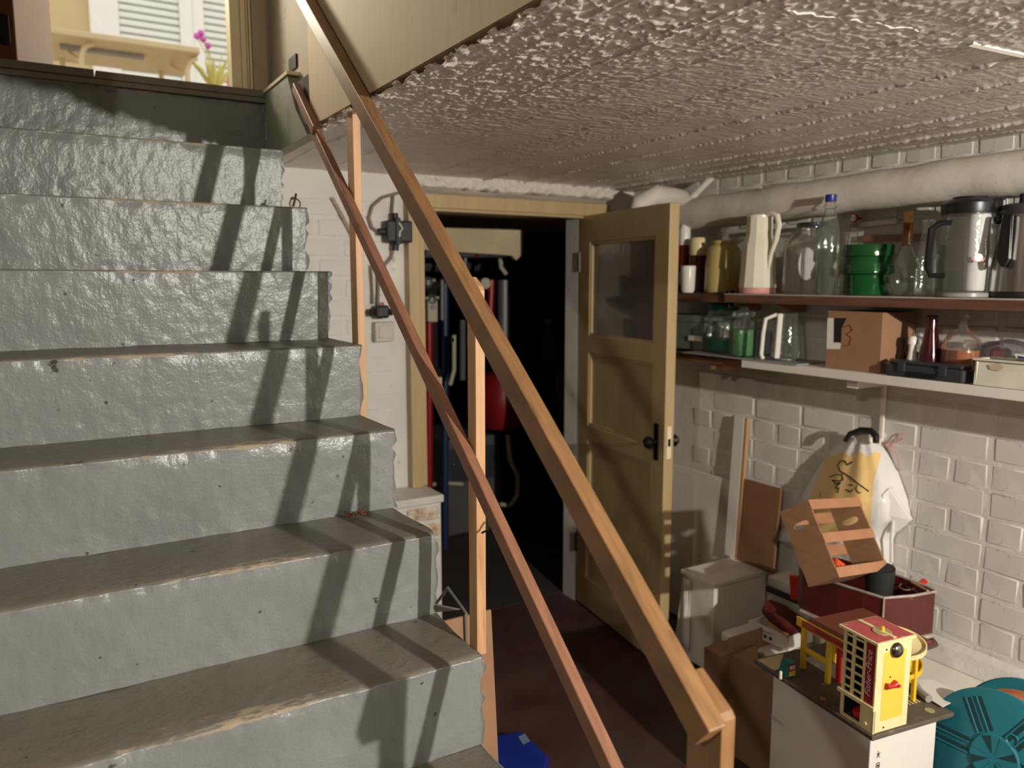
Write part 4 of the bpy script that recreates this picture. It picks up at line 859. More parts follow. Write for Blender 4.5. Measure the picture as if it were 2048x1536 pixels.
c = onx(2010, 692, 2.40); t = thing('plastic_bag_of_oddments', 'crumpled clear bag of red and blue oddments behind the white tub', 'bag', (2.43, c.y, Z2))
g = MB(); rs = random.Random(5)
for k in range(9):
    q = Vector((2.43+rs.uniform(-.02, .02), c.y+rs.uniform(-.11, .09), Z2+.03+rs.uniform(0, .06))); r = rs.uniform(.014, .024)
    g.lathe([(.3*r, -r), (r, -.3*r), (r*.9, .5*r), (.2*r, r)], q, 8, mi=k % 3)
g.build('oddments', [MATS['red_plastic'], BLUE, mat('grey_oddment', (120, 110, 100), rough=.5)], t)
MB().lathe([(.10, 0), (.115, .03), (.10, .085), (.05, .115), (.01, .125)], (2.43, c.y, Z2+.001), 14, sx=.42, sy=1.15).build('clear_film', SMOKEGL, t, True)
t = tag(MB().obox((2.455, c.y+.15, Z2+.002), (.02, 0, 0), (0, -.11, 0), (-.004, 0, .112)).build('paper_card', WHITECARD, None, bevel=.001), 'white card leaning on the wall behind the amber flask', 'card')

# ------------------------------------------------------------------ things standing along the right wall
# white panel, low white cupboard, planks
CZ = .41; cc = onz(1430, 1168, CZ)
cb = thing('low_white_cupboard', 'low white cupboard in shadow behind the door with planks standing on it', 'cupboard', (cc.x, cc.y, 0))
MB().box((cc.x+.004, cc.y+.006, .04), (2.46, 2.285, CZ-.018)).build('carcass', WHITE, cb, bevel=.004)
MB().box((cc.x-.004, cc.y, CZ-.018), (2.47, 2.29, CZ)).build('top', WHITE, cb, bevel=.003)
MB().box((cc.x+.03, cc.y+.03, 0), (2.44, 2.27, .04)).build('plinth', BLACK, cb)
pz_ = onx(1400, 946, 2.46).z
o = MB().obox((2.458, 2.296, .02), (.012, 0, 0), (0, .45, 0), (.016, 0, pz_-.02)).build('white_sheet', WHITE, None, bevel=.002)
tag(o, 'plain white sheet standing against the brick wall behind the open door', 'sheet')
# tall white plank with bare wood edge
a = onx(1453, 1104, 2.44); b = onx(1456, 829, 2.47)
o = thing('leaning_plank', 'narrow white plank with bare wooden edge leaning on the brick wall', 'plank', (a.x, a.y, CZ))
d = Vector((.030, 0, b.z-CZ))
MB().obox((2.437, a.y-.045, CZ), (0, .055, 0), (.016, 0, 0), d).build('white_face', WHITE, o, bevel=.001)
MB().obox((2.438, a.y-.046-.016, CZ), (0, .0155, 0), (.016, 0, 0), d).build('bare_edge', PINE, o, bevel=.001)
BB = mat('brown_board', (128, 92, 62), rough=.55, var=.1, scale=5, stretch=(1, 1, 5))
y0 = onx(1552, 960, 2.43).y
o = MB().obox((2.435, y0, CZ+.001), (.012, 0, 0), (0, a.y-.064-y0, 0), (.025, 0, .345)).build('brown_board', BB, None, bevel=.002); tag(o, 'brown wooden board leaning between the white plank and the carrier bag', 'board')
# dark stacked boxes right of the board
c = onz(1572, 1150, .50)
o = thing('storage_box', 'pale box with a black band under the carrier bag', 'box', (2.26, 1.72, .325))
MB().box((2.22, 1.66, .3255), (2.46, 1.90, .44)).build('box_body', mat('dim_white_box', (200, 194, 180), rough=.6), o, bevel=.003)
MB().box((2.215, 1.655, .441), (2.465, 1.905, .462)).build('black_band', BLACK, o, bevel=.003)
MB().box((2.22, 1.66, .463), (2.46, 1.90, .50)).build('lid', MATS['dim_white_box'], o, bevel=.003)
# white carrier bag bulging round something with a black handle
bagt = thing('carrier_bag', 'white plastic carrier bag with yellow print hanging on the brick wall', 'bag', (2.42, 1.72, .5))
BAGM = mat('white_bag_plastic', (226, 224, 218), rough=.3, var=.02, bump=.35, bscale=9, bdist=.012, stretch=(1, 3, 1))
BL_ = [(876, 1690), (890, 1672), (905, 1656), (960, 1618), (1020, 1585), (1080, 1547), (1092, 1575), (1110, 1605), (1150, 1640)]
BR_2 = [(876, 1752), (890, 1762), (905, 1772), (950, 1796), (1000, 1813), (1040, 1820), (1062, 1792), (1080, 1784), (1150, 1780)]
def bagP(u, v, off=0.0):
    uL = float(np.interp(v, [q[0] for q in BL_], [q[1] for q in BL_])); uR = float(np.interp(v, [q[0] for q in BR_2], [q[1] for q in BR_2]))
    s_ = min(1, max(0, (u-uL)/(uR-uL))); t_ = (v-876)/274
    bul = (1-abs(2*s_-1)**2.4)*(.35+.65*min(1, t_*2.2))
    x = 2.486-.125*bul-(.0035*math.sin(s_*26)+.003*math.sin(s_*11+t_*5))*min(1, 4*s_*(1-s_))
    return onx(u, v, x-off)
n1, n2 = 46, 40; g = MB(); vs = []
for j in range(n2):
    v = 876+274*j/(n2-1); uL = float(np.interp(v, [q[0] for q in BL_], [q[1] for q in BL_])); uR = float(np.interp(v, [q[0] for q in BR_2], [q[1] for q in BR_2]))
    vs += [bagP(uL+(uR-uL)*i/(n1-1), v) for i in range(n1)]
g.add(vs, [(j*n1+i, j*n1+i+1, (j+1)*n1+i+1, (j+1)*n1+i) for j in range(n2-1) for i in range(n1-1)])
rim_ = [j*n1+i for j, i in [(0, i) for i in range(n1)]+[(j, n1-1) for j in range(1, n2)]+[(n2-1, i) for i in range(n1-2, -1, -1)]+[(j, 0) for j in range(n2-2, 0, -1)]]
k0 = len(g.v); g.add([(2.4925, vs[k].y, vs[k].z) for k in rim_], [])
m_ = len(rim_); f2 = [(rim_[i], rim_[(i+1) % m_], k0+(i+1) % m_, k0+i) for i in range(m_)]; g.f += f2; g.mi += [0]*m_
g.build('bag_skin', BAGM, bagt, True, angle=80)
YP = mat('yellow_print', (240, 204, 136), rough=.4, var=.02)
g = MB(); m1, m2 = 22, 26; vs = []
YL = [(908, 1657), (940, 1641), (990, 1622), (1090, 1596)]; YR_ = [(908, 1762), (930, 1757), (960, 1748), (1090, 1738)]
for j in range(m2):
    v = 908+172*j/(m2-1); a = float(np.interp(v, [q[0] for q in YL], [q[1] for q in YL])); b = float(np.interp(v, [q[0] for q in YR_], [q[1] for q in YR_]))
    vs += [bagP(a+(b-a)*i/(m1-1), v+(4*math.sin(i*.9) if j == 0 else 0), .0022) for i in range(m1)]
g.add(vs, [(j*m1+i, j*m1+i+1, (j+1)*m1+i+1, (j+1)*m1+i) for j in range(m2-1) for i in range(m1-1)]); g.build('yellow_panel', YP, bagt, True)
INK = mat('black_ink', (22, 20, 20), rough=.4)
strokes = [([(1705, 924), (1694, 930), (1690, 922), (1682, 922), (1675, 930), (1680, 942), (1698, 953), (1717, 968), (1738, 983)], .0042),
           ([(1659, 954), (1672, 949), (1684, 949)], .0035), ([(1684, 949), (1686, 960), (1676, 962), (1664, 960), (1672, 968), (1682, 964), (1670, 976), (1678, 976), (1675, 986)], .004),
           ([(1699, 969), (1706, 971)], .004), ([(1692, 979), (1701, 984), (1706, 979)], .0035), ([(1714, 970), (1712, 979), (1717, 986), (1722, 985)], .003), ([(1639, 994), (1642, 985)], .0025)]
for pts, r in strokes:
    P_ = []
    for (a, b), (c, d) in zip(pts[:-1], pts[1:]):
        for q in (0, .33, .66): P_.append(bagP(a+(c-a)*q, b+(d-b)*q, .0024))
    P_.append(bagP(pts[-1][0], pts[-1][1], .0024))
    MB().tube(P_, r*.62, 6).build('ink_stroke', INK, bagt, True)
# loose wing of plastic on the near side
q = [onx(1778, 975, 2.42), onx(1820, 1040, 2.44), onx(1790, 1066, 2.43), onx(1770, 1030, 2.40), onx(1764, 990, 2.39)]
g = MB().prism(q, (.02, 0, 0)); g.build('loose_flap', BAGM, bagt, bevel=.004)
MB().tube([onx(1786, 1040, 2.42), onx(1783, 1075, 2.42), onx(1783, 1125, 2.42)], .006, 7).build('twisted_strip', BAGM, bagt, True)
hp = [onx(u, v, 2.42) for u, v in ((1690, 882), (1700, 868), (1722, 860), (1742, 862), (1752, 872), (1752, 886))]
ha = thing('black_handled_case', 'black curved handle rising from inside the white carrier bag', 'handle', hp[0])
MB().tube(hp, [.008, .010, .011, .012, .012, .010], 9).build('grip', BLACK, ha, True)
a = onx(1707, 882, 2.44); b = onx(1738, 866, 2.44); MB().box((2.44, b.y, a.z-.03), (2.452, a.y, b.z)).build('white_plate', WHITE, ha, bevel=.002)
PST = mat('pink_string', (206, 150, 136), rough=.8)
bw_ = thing('string_bow', 'thin pink string tied in a bow on the wall beside the carrier bag', 'string', onx(1783, 888, 2.485))
for pts in ([(1783, 888), (1795, 872), (1806, 866), (1806, 876), (1783, 888)], [(1783, 888), (1772, 884), (1766, 890), (1776, 893), (1783, 888)], [(1783, 888), (1792, 905), (1797, 925), (1800, 938)], [(1783, 888), (1778, 898), (1786, 905)]):
    MB().tube([onx(u, v, 2.484) for u, v in pts], .0022, 5).build('strand', PST, bw_, True)

# open maroon case with things in it
ZB = .505
cs = thing('maroon_case', 'open dark red metal-rimmed case full of oddments behind the toy garage', 'case', (2.05, 1.42, .325))
MARO = mat('maroon_leatherette', (84, 28, 26), rough=.35, var=.12, scale=10, bump=.1, bscale=90, dark=(150, 96, 84), dark_amt=.0, dark_scale=20)
RIM = mat('worn_grey_rim', (182, 170, 158), rough=.35, metal=.3, var=.2, scale=40)
ZR = .64
K = onz(1768, 1196, ZR); Lf = onz(1606, 1140, ZR); Rt = onz(1872, 1180, ZR)
K2, L2, R2 = [Vector((p.x, p.y, 0)) for p in (K, Lf, Rt)]
e = (L2-K2); 
outl = [L2, L2.lerp(K2, .5)+Vector((-.012, -.0, 0)), K2, K2.lerp(R2, .5)+Vector((-.004, -.012, 0)), R2+Vector((-.012, -.006, 0)), R2+Vector((.0, .02, 0)), R2+Vector((.01, .12, 0)), L2+Vector((.20, .02, 0)), L2+Vector((.14, .07, 0)), L2+Vector((.03, .04, 0))]
def shell(pts, z0, z1, th, m, nm, parent):
    g = MB(); n = len(pts); c = sum(pts, Vector())/n; inn = [c+(p-c)*(1-th/.13) for p in pts]
    V = [(p.x, p.y, z0) for p in pts]+[(p.x, p.y, z1) for p in pts]+[(p.x, p.y, z1) for p in inn]+[(p.x, p.y, z0+.01) for p in inn]
    F_ = []
    for i in range(n):
        k = (i+1) % n; F_ += [(i, k, n+k, n+i), (n+i, n+k, 2*n+k, 2*n+i), (2*n+i, 2*n+k, 3*n+k, 3*n+i)]
    F_ += [tuple(range(n-1, -1, -1)), tuple(range(3*n, 4*n))]
    g.add(V, F_); return g.build(nm, m, parent, bevel=.002)
shell(outl, ZB, ZR, .006, MARO, 'side_shell', cs)
MB().tube([Vector((p.x, p.y, ZR)) for p in outl], .0042, 7, closed=True).build('rim', RIM, cs, True)
MB().tube([Vector((p.x, p.y, ZB-.004)) for p in outl[:6]], .008, 7).build('lower_rim', RIM, cs, True)
MB().tube([(K2.x-.001, K2.y-.001, ZB), (K2.x-.001, K2.y-.001, ZR)], .003, 6).build('corner_seam', RIM, cs)
low = [L2.lerp(K2, .1)+Vector((.03, 0, 0)), K2+Vector((.02, .02, 0)), R2+Vector((-.05, .0, 0)), R2+Vector((-.03, .12, 0)), L2+Vector((.12, .03, 0))]
c0 = sum(low, Vector())/5
MB().prism([Vector((p.x, p.y, .326)) for p in [c0+(q-c0)*.75 for q in low]], (0, 0, ZB-.336)).build('lower_tray', MARO, cs, bevel=.008)
# curved lid edge peeping out below, on the wall side
MB().tube([Vector((K2.x+.02, K2.y-.012, ZB-.035)), Vector(((K2.x+R2.x)/2, K2.y-.035, ZB-.038)), Vector((R2.x-.01, R2.y-.01, ZB-.03)), Vector((R2.x+.012, R2.y+.05, ZB-.012))], .014, 8).build('lid_lip', mat('dark_brown_lip', (84, 50, 46), rough=.3), cs, True)
inside = c0
t = thing('black_tube', 'short black cardboard tube standing in the open maroon case', 'tube', (inside.x+.03, inside.y-.05, ZB+.01))
q = onz(1780, 1192, ZR); tc_ = Vector((K.x+.062, K.y+.062, 0)); kM = Matrix.Rotation(math.radians(-4), 3, 'Y') @ Matrix.Rotation(math.radians(4), 3, 'X')
MB().lathe([(.040, 0), (.040, .195), (.036, .195), (.036, .02)], (tc_.x, tc_.y, ZB+.012), 16, M=kM).build('wall', mat('matt_black_card', (30, 32, 32), rough=.7, var=.1), t, True)
MB().lathe([(.0415, .15), (.0415, .195)], (tc_.x, tc_.y, ZB+.012), 16, M=kM).build('collar', MATS['matt_black_card'], t, True)
t = thing('red_handled_tool', 'thin wooden stick with red parts lying in the case near the wall', 'tool', (inside.x+.08, inside.y, ZB+.02))
MB().tube([onz(1815, 1160, ZR-.005), onz(1856, 1182, ZR+.004)], .004, 6).build('stick', PINE, t); MB().tube([onz(1830, 1178, ZR-.03), onz(1850, 1162, ZR-.012)], .010, 7).build('red_grip', MATS['red_plastic'], t, True)
t = thing('grey_wire_coil', 'loop of grey wire lying in the open maroon case', 'wire', (inside.x, inside.y, ZB+.02))
MB().tube([onz(1815+10*math.cos(a)*1.6, 1172+8*math.sin(a), ZR-.02) for a in np.linspace(0, 5.5, 14)], .002, 5).build('strand', CAB, t, True); MB().tube([onz(1812, 1172, ZR-.022), onz(1835, 1185, ZR-.02)], .002, 5).build('tail', CAB, t)
# wooden crate tipped into the case
O_ = atd(1615, 1000, 2.33); sc_ = 2.33/FPX
cf_ = ray(1660, 1070); cf_ = cf_/np.linalg.norm(cf_); cr_r = np.cross(cf_, [0, 0, 1]); cr_r /= np.linalg.norm(cr_r); cr_u = np.cross(cr_r, cf_)
def cv(a, b, c): return Vector(tuple((cr_r*a+cr_u*b+cf_*c)*sc_*1.0))
ea, eb, ec = cv(96, 22, 160), cv(62, -142, -22), cv(-54, -29, 33)
la, lb, lc_ = ea.length, eb.length, ec.length; ua, ub, uc = ea/la, eb/lb, ec/lc_
ub = (ub-ua*ub.dot(ua)).normalized(); uc = ua.cross(ub); uc = uc if uc.dot(ec) > 0 else -uc
cr = thing('wooden_crate', 'small plywood crate with three front slats tipped up in the maroon case', 'crate', O_+ub*lb+uc*lc_*.5)
th_ = .007
def endb(o, nm, hole):
    g = MB(); p = lambda b, c: o+ub*b+uc*c
    # board with an oval hand hole: outer outline bridged to the hole
    hc_b, hc_c, rb, rc = lb*.26, lc_*.5, .011, .028
    out_ = [(0, 0), (0, lc_*.5), (0, lc_), (lb*.26, lc_), (lb*.5, lc_), (lb, lc_), (lb, lc_*.5), (lb, 0), (lb*.5, 0), (lb*.26, 0)]
    n = 20; ring = []; ho = []
    for k in range(n):
        an = 2*math.pi*k/n; db, dc_ = math.cos(an), math.sin(an)
        # ray to the rectangle
        ts = []
        if db > 1e-9: ts.append((lb-hc_b)/db)
        if db < -1e-9: ts.append(-hc_b/db)
        if dc_ > 1e-9: ts.append((lc_-hc_c)/dc_)
        if dc_ < -1e-9: ts.append(-hc_c/dc_)
        tt = min(ts); ring.append((hc_b+db*tt, hc_c+dc_*tt))
        ho.append((hc_b+db*rb, hc_c+math.copysign(min(abs(dc_)**.7, 1), dc_)*rc if abs(dc_) > 1e-9 else hc_c))
    # snap nearest ring points to the four corners
    for cb_, cc_ in ((0, 0), (0, lc_), (lb, 0), (lb, lc_)):
        k = min(range(n), key=lambda i: (ring[i][0]-cb_)**2+(ring[i][1]-cc_)**2); ring[k] = (cb_, cc_)
    V = [p(*q) for q in ring]+[p(*q) for q in ho]; V += [v+ua*th_ for v in V]
    F_ = []
    for k in range(n):
        m = (k+1) % n; F_ += [(k, m, n+m, n+k), (2*n+k, 2*n+m, 3*n+m, 3*n+k), (k, m, 2*n+m, 2*n+k), (n+k, n+m, 3*n+m, 3*n+k)]
    g.add(V, F_); return g.build(nm, PLY, cr)
endb(O_, 'end_board', True); endb(O_+ua*(la-th_), 'end_board', True)
for f0 in (0.0, .44, .88): MB().obox(O_-uc*.004+ub*(lb*f0), ua*la, ub*lb*.13, uc*.0045).build('slat', SLATW, cr, bevel=.001)
for f0 in (0.05, .50): MB().obox(O_+uc*(lc_)+ub*(lb*f0)+ua*.001, ua*(la-.002), ub*lb*.15, uc*.0045).build('slat', SLATW, cr, bevel=.001)
MB().obox(O_+ub*(lb-.006)+ua*th_, ua*(la-2*th_), ub*.006, uc*lc_).build('floor_board', PLY, cr)
t = thing('orange_toy', 'small orange rubber object lying inside the wooden crate', 'toy', O_+ua*la*.3+ub*lb*.85+uc*lc_*.4)
q = O_+ua*la*.30+ub*(lb-.008)+uc*lc_*.45
MB().tube([q-ub*.001, q-ub*.02, q-ub*.045+ua*.012, q-ub*.03+ua*.03, q-ub*.0+ua*.045], [.012, .013, .011, .012, .010], 9).build('body', mat('orange_rubber', (226, 84, 44), rough=.5), t, True)
MB().tube([q+uc*.012, q+uc*.012+ua*.05], .006, 7).build('stripe', BLACK, t, True)

# ------------------------------------------------------------------ toy garage on the white carton
ZT = .50
tn = onz(1745, 1474, ZT); trr = onz(1893, 1416, ZT); tl_ = onz(1507, 1318, ZT)
f2 = (tl_-tn); f2.z = 0; Lt = f2.length; f2.normalize(); f1 = Vector((f2.y, -f2.x, 0)); Ls = (trr-tn).dot(f1)
G = lambda s, t, z: tn+f1*s+f2*t+Vector((0, 0, z))
CREAMT = mat('cream_toy_plastic', (232, 216, 164), rough=.35, var=.03, dark=(196, 172, 116), dark_amt=.02, dark_scale=20)
YEL = mat('yellow_toy_plastic', (232, 190, 50), rough=.35, var=.04); REDT_ = mat('red_litho', (150, 34, 40), rough=.4, var=.05); YLIT = mat('yellow_litho', (236, 198, 76), rough=.35, var=.03)
ROOFR = mat('worn_red_roof', (186, 84, 84), rough=.55, var=.1, scale=30, dark=(226, 200, 160), dark_amt=.15, dark_scale=34)
RAMPG = mat('grey_toy_base', (92, 84, 72), rough=.55, var=.2, scale=20, dark=(140, 120, 96), dark_amt=.2, dark_scale=24)
toy = thing('toy_garage', 'yellow and cream toy car park with red-roofed lift tower on a white carton', 'toy garage', G(Ls/2, Lt/2, -.012))
MB().obox(G(0, 0, -.012), f1*Ls, f2*Lt, (0, 0, .012)).build('base_board', RAMPG, toy, bevel=.002)
MB().prism([G(.005, Lt-.01, .0008), G(.10, Lt-.01, .0008), G(.03, Lt-.075, .0008), G(.005, Lt-.08, .0008)], (0, 0, .0006)).build('printed_corner', mat('sand_print', (206, 186, 140), rough=.5), toy)
# vertical positions from the tower's near edge
def zat(s, t, v):
    p = G(s, t, 0); lo_, hi_ = 0.0, .45
    for _ in range(40):
        m = (lo_+hi_)/2; q = np.array(G(s, t, m))-_O; vv = 768-FPX*q.dot(_U)/q.dot(_F)
        if vv > v: lo_ = m
        else: hi_ = m
    return (lo_+hi_)/2
S0, T0, SW, TW = .006, .006, .112, .105
zr = zat(S0, T0, 1292)
tw = MB()
MB().obox(G(S0, T0, .001), f1*SW, f2*.006, (0, 0, zr)).build('front_wall', CREAMT, toy, bevel=.002)
MB().obox(G(S0+SW-.006, T0+.006, .001), f1*.006, f2*(TW-.006), (0, 0, zr)).build('side_wall', CREAMT, toy)
MB().obox(G(S0+.006, T0+TW-.006, .001), f1*(SW-.012), f2*.006, (0, 0, zr)).build('back_wall', mat('dark_toy_inside', (40, 44, 36), rough=.6), toy)
MB().obox(G(S0+.022, T0-.0008, .03), f1*(SW-.042), f2*.0008, (0, 0, zr-.052)).build('yellow_panel', YLIT, toy)
# lattice side
zb_ = zr*.30
for k, tt in enumerate((TW-.008, TW*.66, TW*.34)):
    MB().obox(G(S0, T0+tt-.003, zb_ if k == 1 else .001), f1*.006, f2*.008, (0, 0, zr-(zb_ if k == 1 else 0))).build('upright', CREAMT, toy, bevel=.001)
for k in range(7):
    z = zb_+(zr-zb_)*(k+.6)/7.2
    MB().obox(G(S0+.002, T0+TW*.34, z), f1*.003, f2*(TW*.62), (0, 0, .005)).build('rung', CREAMT, toy)
MB().obox(G(S0-.004, T0-.002, zb_-.008), f1*.010, f2*(TW+.008), (0, 0, .010)).build('cross_beam', CREAMT, toy, bevel=.001)
MB().obox(G(S0, T0, .001), f1*.006, f2*(TW*.34), (0, 0, zb_-.008)).build('lower_panel', CREAMT, toy)
MB().obox(G(S0, T0+TW*.34, .001), f1*.006, f2*(TW*.6), (0, 0, .006)).build('sill', CREAMT, toy)
MB().obox(G(S0+.001, T0+.006, zb_+.002), f1*.004, f2*(TW*.29), (0, 0, zr-zb_-.002)).build('sign_board', REDT_, toy)
MB().disc(G(S0-.001, T0+TW*.2, .018), -f1, .004, .003, 10).build('peg', CREAMT, toy)
SCRIPT = mat('sign_white', (224, 208, 200), rough=.5)
text('sign_lettering', 'Fisher-Price', SCRIPT, G(S0+.0006, T0+.022, zb_+(zr-zb_)*.50), fr3((0, 0, 1), f2, -f1), .024, toy, .0002, .25)
# roof
MB().obox(G(S0-.006, T0-.006, zr), f1*(SW+.012), f2*(TW+.016), (0, 0, .008)).build('roof_tray', CREAMT, toy, bevel=.002)
MB().obox(G(S0-.001, T0-.001, zr+.0078), f1*(SW+.002), f2*(TW+.006), (0, 0, .0012)).build('roof_print', ROOFR, toy)
MB().obox(G(S0+SW*.44, T0+.0, zr+.009), f1*.010, f2*(TW+.004), (0, 0, .003)).build('roof_strip', CREAMT, toy, bevel=.001)
MB().disc(G(S0+SW*.48, T0+TW*.36, zr+.0088), (0, 0, 1), .022, .003, 20).build('turntable', mat('dull_tan', (176, 156, 112), rough=.6, var=.2), toy, bevel=.001)
MB().tube([G(S0+SW*.5, T0+TW*.36, zr+.011), G(S0+SW*.5, T0+TW*.36, zr+.022)], .0045, 8).build('peg', YEL, toy)
zc_ = zat(S0+SW*.5, T0, 1300)
bell = MB(); kM = fr3(f1, (0, 0, 1), -f2)
bell.lathe([(.019, 0), (.0185, .004), (.015, .009), (.008, .012), (.001, .0128)], G(S0+SW*.52, T0-.001, zc_), 20, M=kM); bell.build('bell', mat('dull_steel', (120, 118, 104), rough=.25, metal=1.0), toy, True)
zk = zat(S0+SW*.4, T0, 1368)
MB().tube([G(S0+SW*.38-.014, T0-.006, zk), G(S0+SW*.38+.002, T0-.008, zk-.002), G(S0+SW*.38+.016, T0-.007, zk+.001)], [.008, .005, .010], 9).build('crank', MATS['red_plastic'], toy, True)
MB().tube([G(S0+SW*.38+.016, T0-.001, zk), G(S0+SW*.38+.016, T0-.018, zk)], .004, 8).build('crank_pin', MATS['red_plastic'], toy)
for a, b in ((.25, zr-.014), (.30, .012), (.40, zk+.018)): MB().disc(G(S0+SW*a, T0-.0005, b), -f2, .0022, .001, 8).build('screw', IRON, toy)
# parking deck on legs
def onbase(u, v): p = onz(u, v, ZT); d = p-tn; return d.dot(f1), d.dot(f2)
l1 = onbase(1605, 1338); l2 = onbase(1655, 1368)
zd = zat(l1[0], l1[1], 1252)
for (s, t) in (l1, l2, (l1[0]+.11, l1[1]-.01), (l2[0]+.11, l2[1])):
    MB().obox(G(s-.007, t-.007, .001), f1*.014, f2*.014, (0, 0, zd)).build('leg', YEL, toy, bevel=.004)
MB().obox(G(l2[0]-.005, l2[1], zd*.42), f1*.010, f2*(l1[1]-l2[1]), (0, 0, .014)).build('brace', YEL, toy, bevel=.002)
MB().obox(G(l2[0]-.008, T0+TW+.002, zd), f1*.24, f2*(l1[1]+.02-T0-TW-.002), (0, 0, .006)).build('deck', mat('brown_deck', (110, 60, 44), rough=.5, var=.1), toy, bevel=.001)
MB().obox(G(l2[0]-.012, T0+TW+.002, zd-.004), f1*.004, f2*(l1[1]+.022-T0-TW-.002), (0, 0, .026)).build('deck_edge', YEL, toy, bevel=.001)
SIGNR = mat('orange_red_sign', (178, 84, 60), rough=.4, var=.08)
MB().obox(G(l2[0]-.0132, T0+TW+.006, zd), f1*.0012, f2*(l1[1]-.005-T0-TW-.002), (0, 0, .020)).build('deck_sign', SIGNR, toy)
text('deck_lettering', 'PARKING RAMP', REDT_, G(l2[0]-.0138, (T0+TW+l1[1])/2+.004, zd+.010), fr3(-f2, (0, 0, 1), -f1), .015, toy, .0002)
MB().obox(G(l1[0]+.03, l1[1]-.10, .001), f1*.012, f2*.012, (0, 0, zd)).build('red_pillar', MATS['red_plastic'], toy)
# spiral ramp
sc_c = onbase(1826, 1402); s_, t_ = sc_c[0]+.005, sc_c[1]+.045
def spiral(z0, turns, r0, r1, m, nm, start=0.0, rise=.06, wall=.012):
    g = MB(); n = 36; vs = []; fs = []
    for i in range(n+1):
        a = start+turns*2*math.pi*i/n; z = z0+rise*i/n; d = f1*math.cos(a)+f2*math.sin(a); c = G(s_, t_, 0)
        for r, dz in ((r0, 0), (r1, 0), (r1, wall), (r1-.003, wall), (r1-.003, .003), (r0, .003)): vs.append(c+d*r+Vector((0, 0, z+dz)))
    for i in range(n):
        for k in range(6): fs.append((i*6+k, i*6+(k+1) % 6, (i+1)*6+(k+1) % 6, (i+1)*6+k))
    g.add(vs, fs); return g.build(nm, m, toy, True)
spiral(.055, .8, .012, .050, YEL, 'spiral_ramp', -2.6, .055)
spiral(.112, .8, .012, .056, CREAMT, 'spiral_ramp', -2.4, .05)
for a in (-1.7, .2): 
    p = G(s_, t_, 0)+(f1*math.cos(a)+f2*math.sin(a))*.045
    MB().obox(p+Vector((-.006, -.006, .001)), (.011, 0, 0), (0, .011, 0), (0, 0, .115)).build('ramp_leg', YEL, toy, bevel=.002)
MB().tube([G(s_, t_, .001), G(s_, t_, .165)], .011, 10).build('ramp_column', YEL, toy)
MB().disc(G(Ls-.05, .03, .0005), (0, 0, 1), .012, .0008, 16).build('printed_spot', mat('pale_green_print', (160, 156, 110), rough=.6), toy)
MB().disc(G(.02, Lt*.42, .0005), (0, 0, 1), .009, .0008, 14).build('printed_spot', mat('salmon_print', (190, 120, 90), rough=.6), toy)
for k in range(4): MB().obox(G(Ls-.075+.011*k, .068, .0006), f1*.006, f2*.04, (0, 0, .0006)).build('printed_stripe', MATS['sand_print'], toy)
# petrol pump and little car
pm = onbase(1573, 1352); pmp = thing('toy_petrol_pump', 'teal toy petrol pump with red and yellow picture', 'toy pump', G(pm[0], pm[1], 0))
TEALP = mat('teal_toy_plastic', (30, 120, 112), rough=.35)
MB().hexa([G(pm[0]-.014, pm[1]-.014, .001), G(pm[0]+.022, pm[1]-.014, .001), G(pm[0]+.022, pm[1]+.020, .001), G(pm[0]-.014, pm[1]+.020, .001), G(pm[0]-.008, pm[1]-.013, .046), G(pm[0]+.016, pm[1]-.013, .046), G(pm[0]+.016, pm[1]+.014, .046), G(pm[0]-.008, pm[1]+.014, .046)]).build('body', TEALP, pmp, bevel=.003)
MB().obox(G(pm[0]-.006, pm[1]-.0152, .006), f1*.022, f2*.0008, (0, 0, .014)).build('yellow_print', YLIT, pmp); MB().obox(G(pm[0]-.006, pm[1]-.0152, .021), f1*.022, f2*.0008, (0, 0, .018)).build('red_print', MATS['red_plastic'], pmp)
MB().obox(G(pm[0]-.004, pm[1]-.016, .026), f1*.008, f2*.0006, (0, 0, .010)).obox(G(pm[0]+.006, pm[1]-.016, .026), f1*.007, f2*.0006, (0, 0, .010)).build('white_print', WPLASTIC, pmp)
MB().lathe([(.004, 0), (.004, .02), (.002, .022)], G(pm[0]-.028, pm[1]-.008, .002), 8).build('nozzle', WPLASTIC, pmp, True)
cr_ = G(S0+.030, T0+TW*.62, .008); car = thing('red_toy_car', 'round red toy car parked in the bottom of the lift tower', 'toy car', cr_)
MB().lathe([(.014, 0), (.017, .006), (.016, .016), (.008, .021), (.001, .022)], cr_, 14, sx=1.3).build('body', MATS['red_plastic'], car, True)
for a, b in ((-.012, -.012), (.012, -.012), (-.012, .012), (.012, .012)): MB().disc(cr_+Vector((a, b, .001)), (0, 1, 0), .005, .003, 10).build('wheel', BLACK, car)
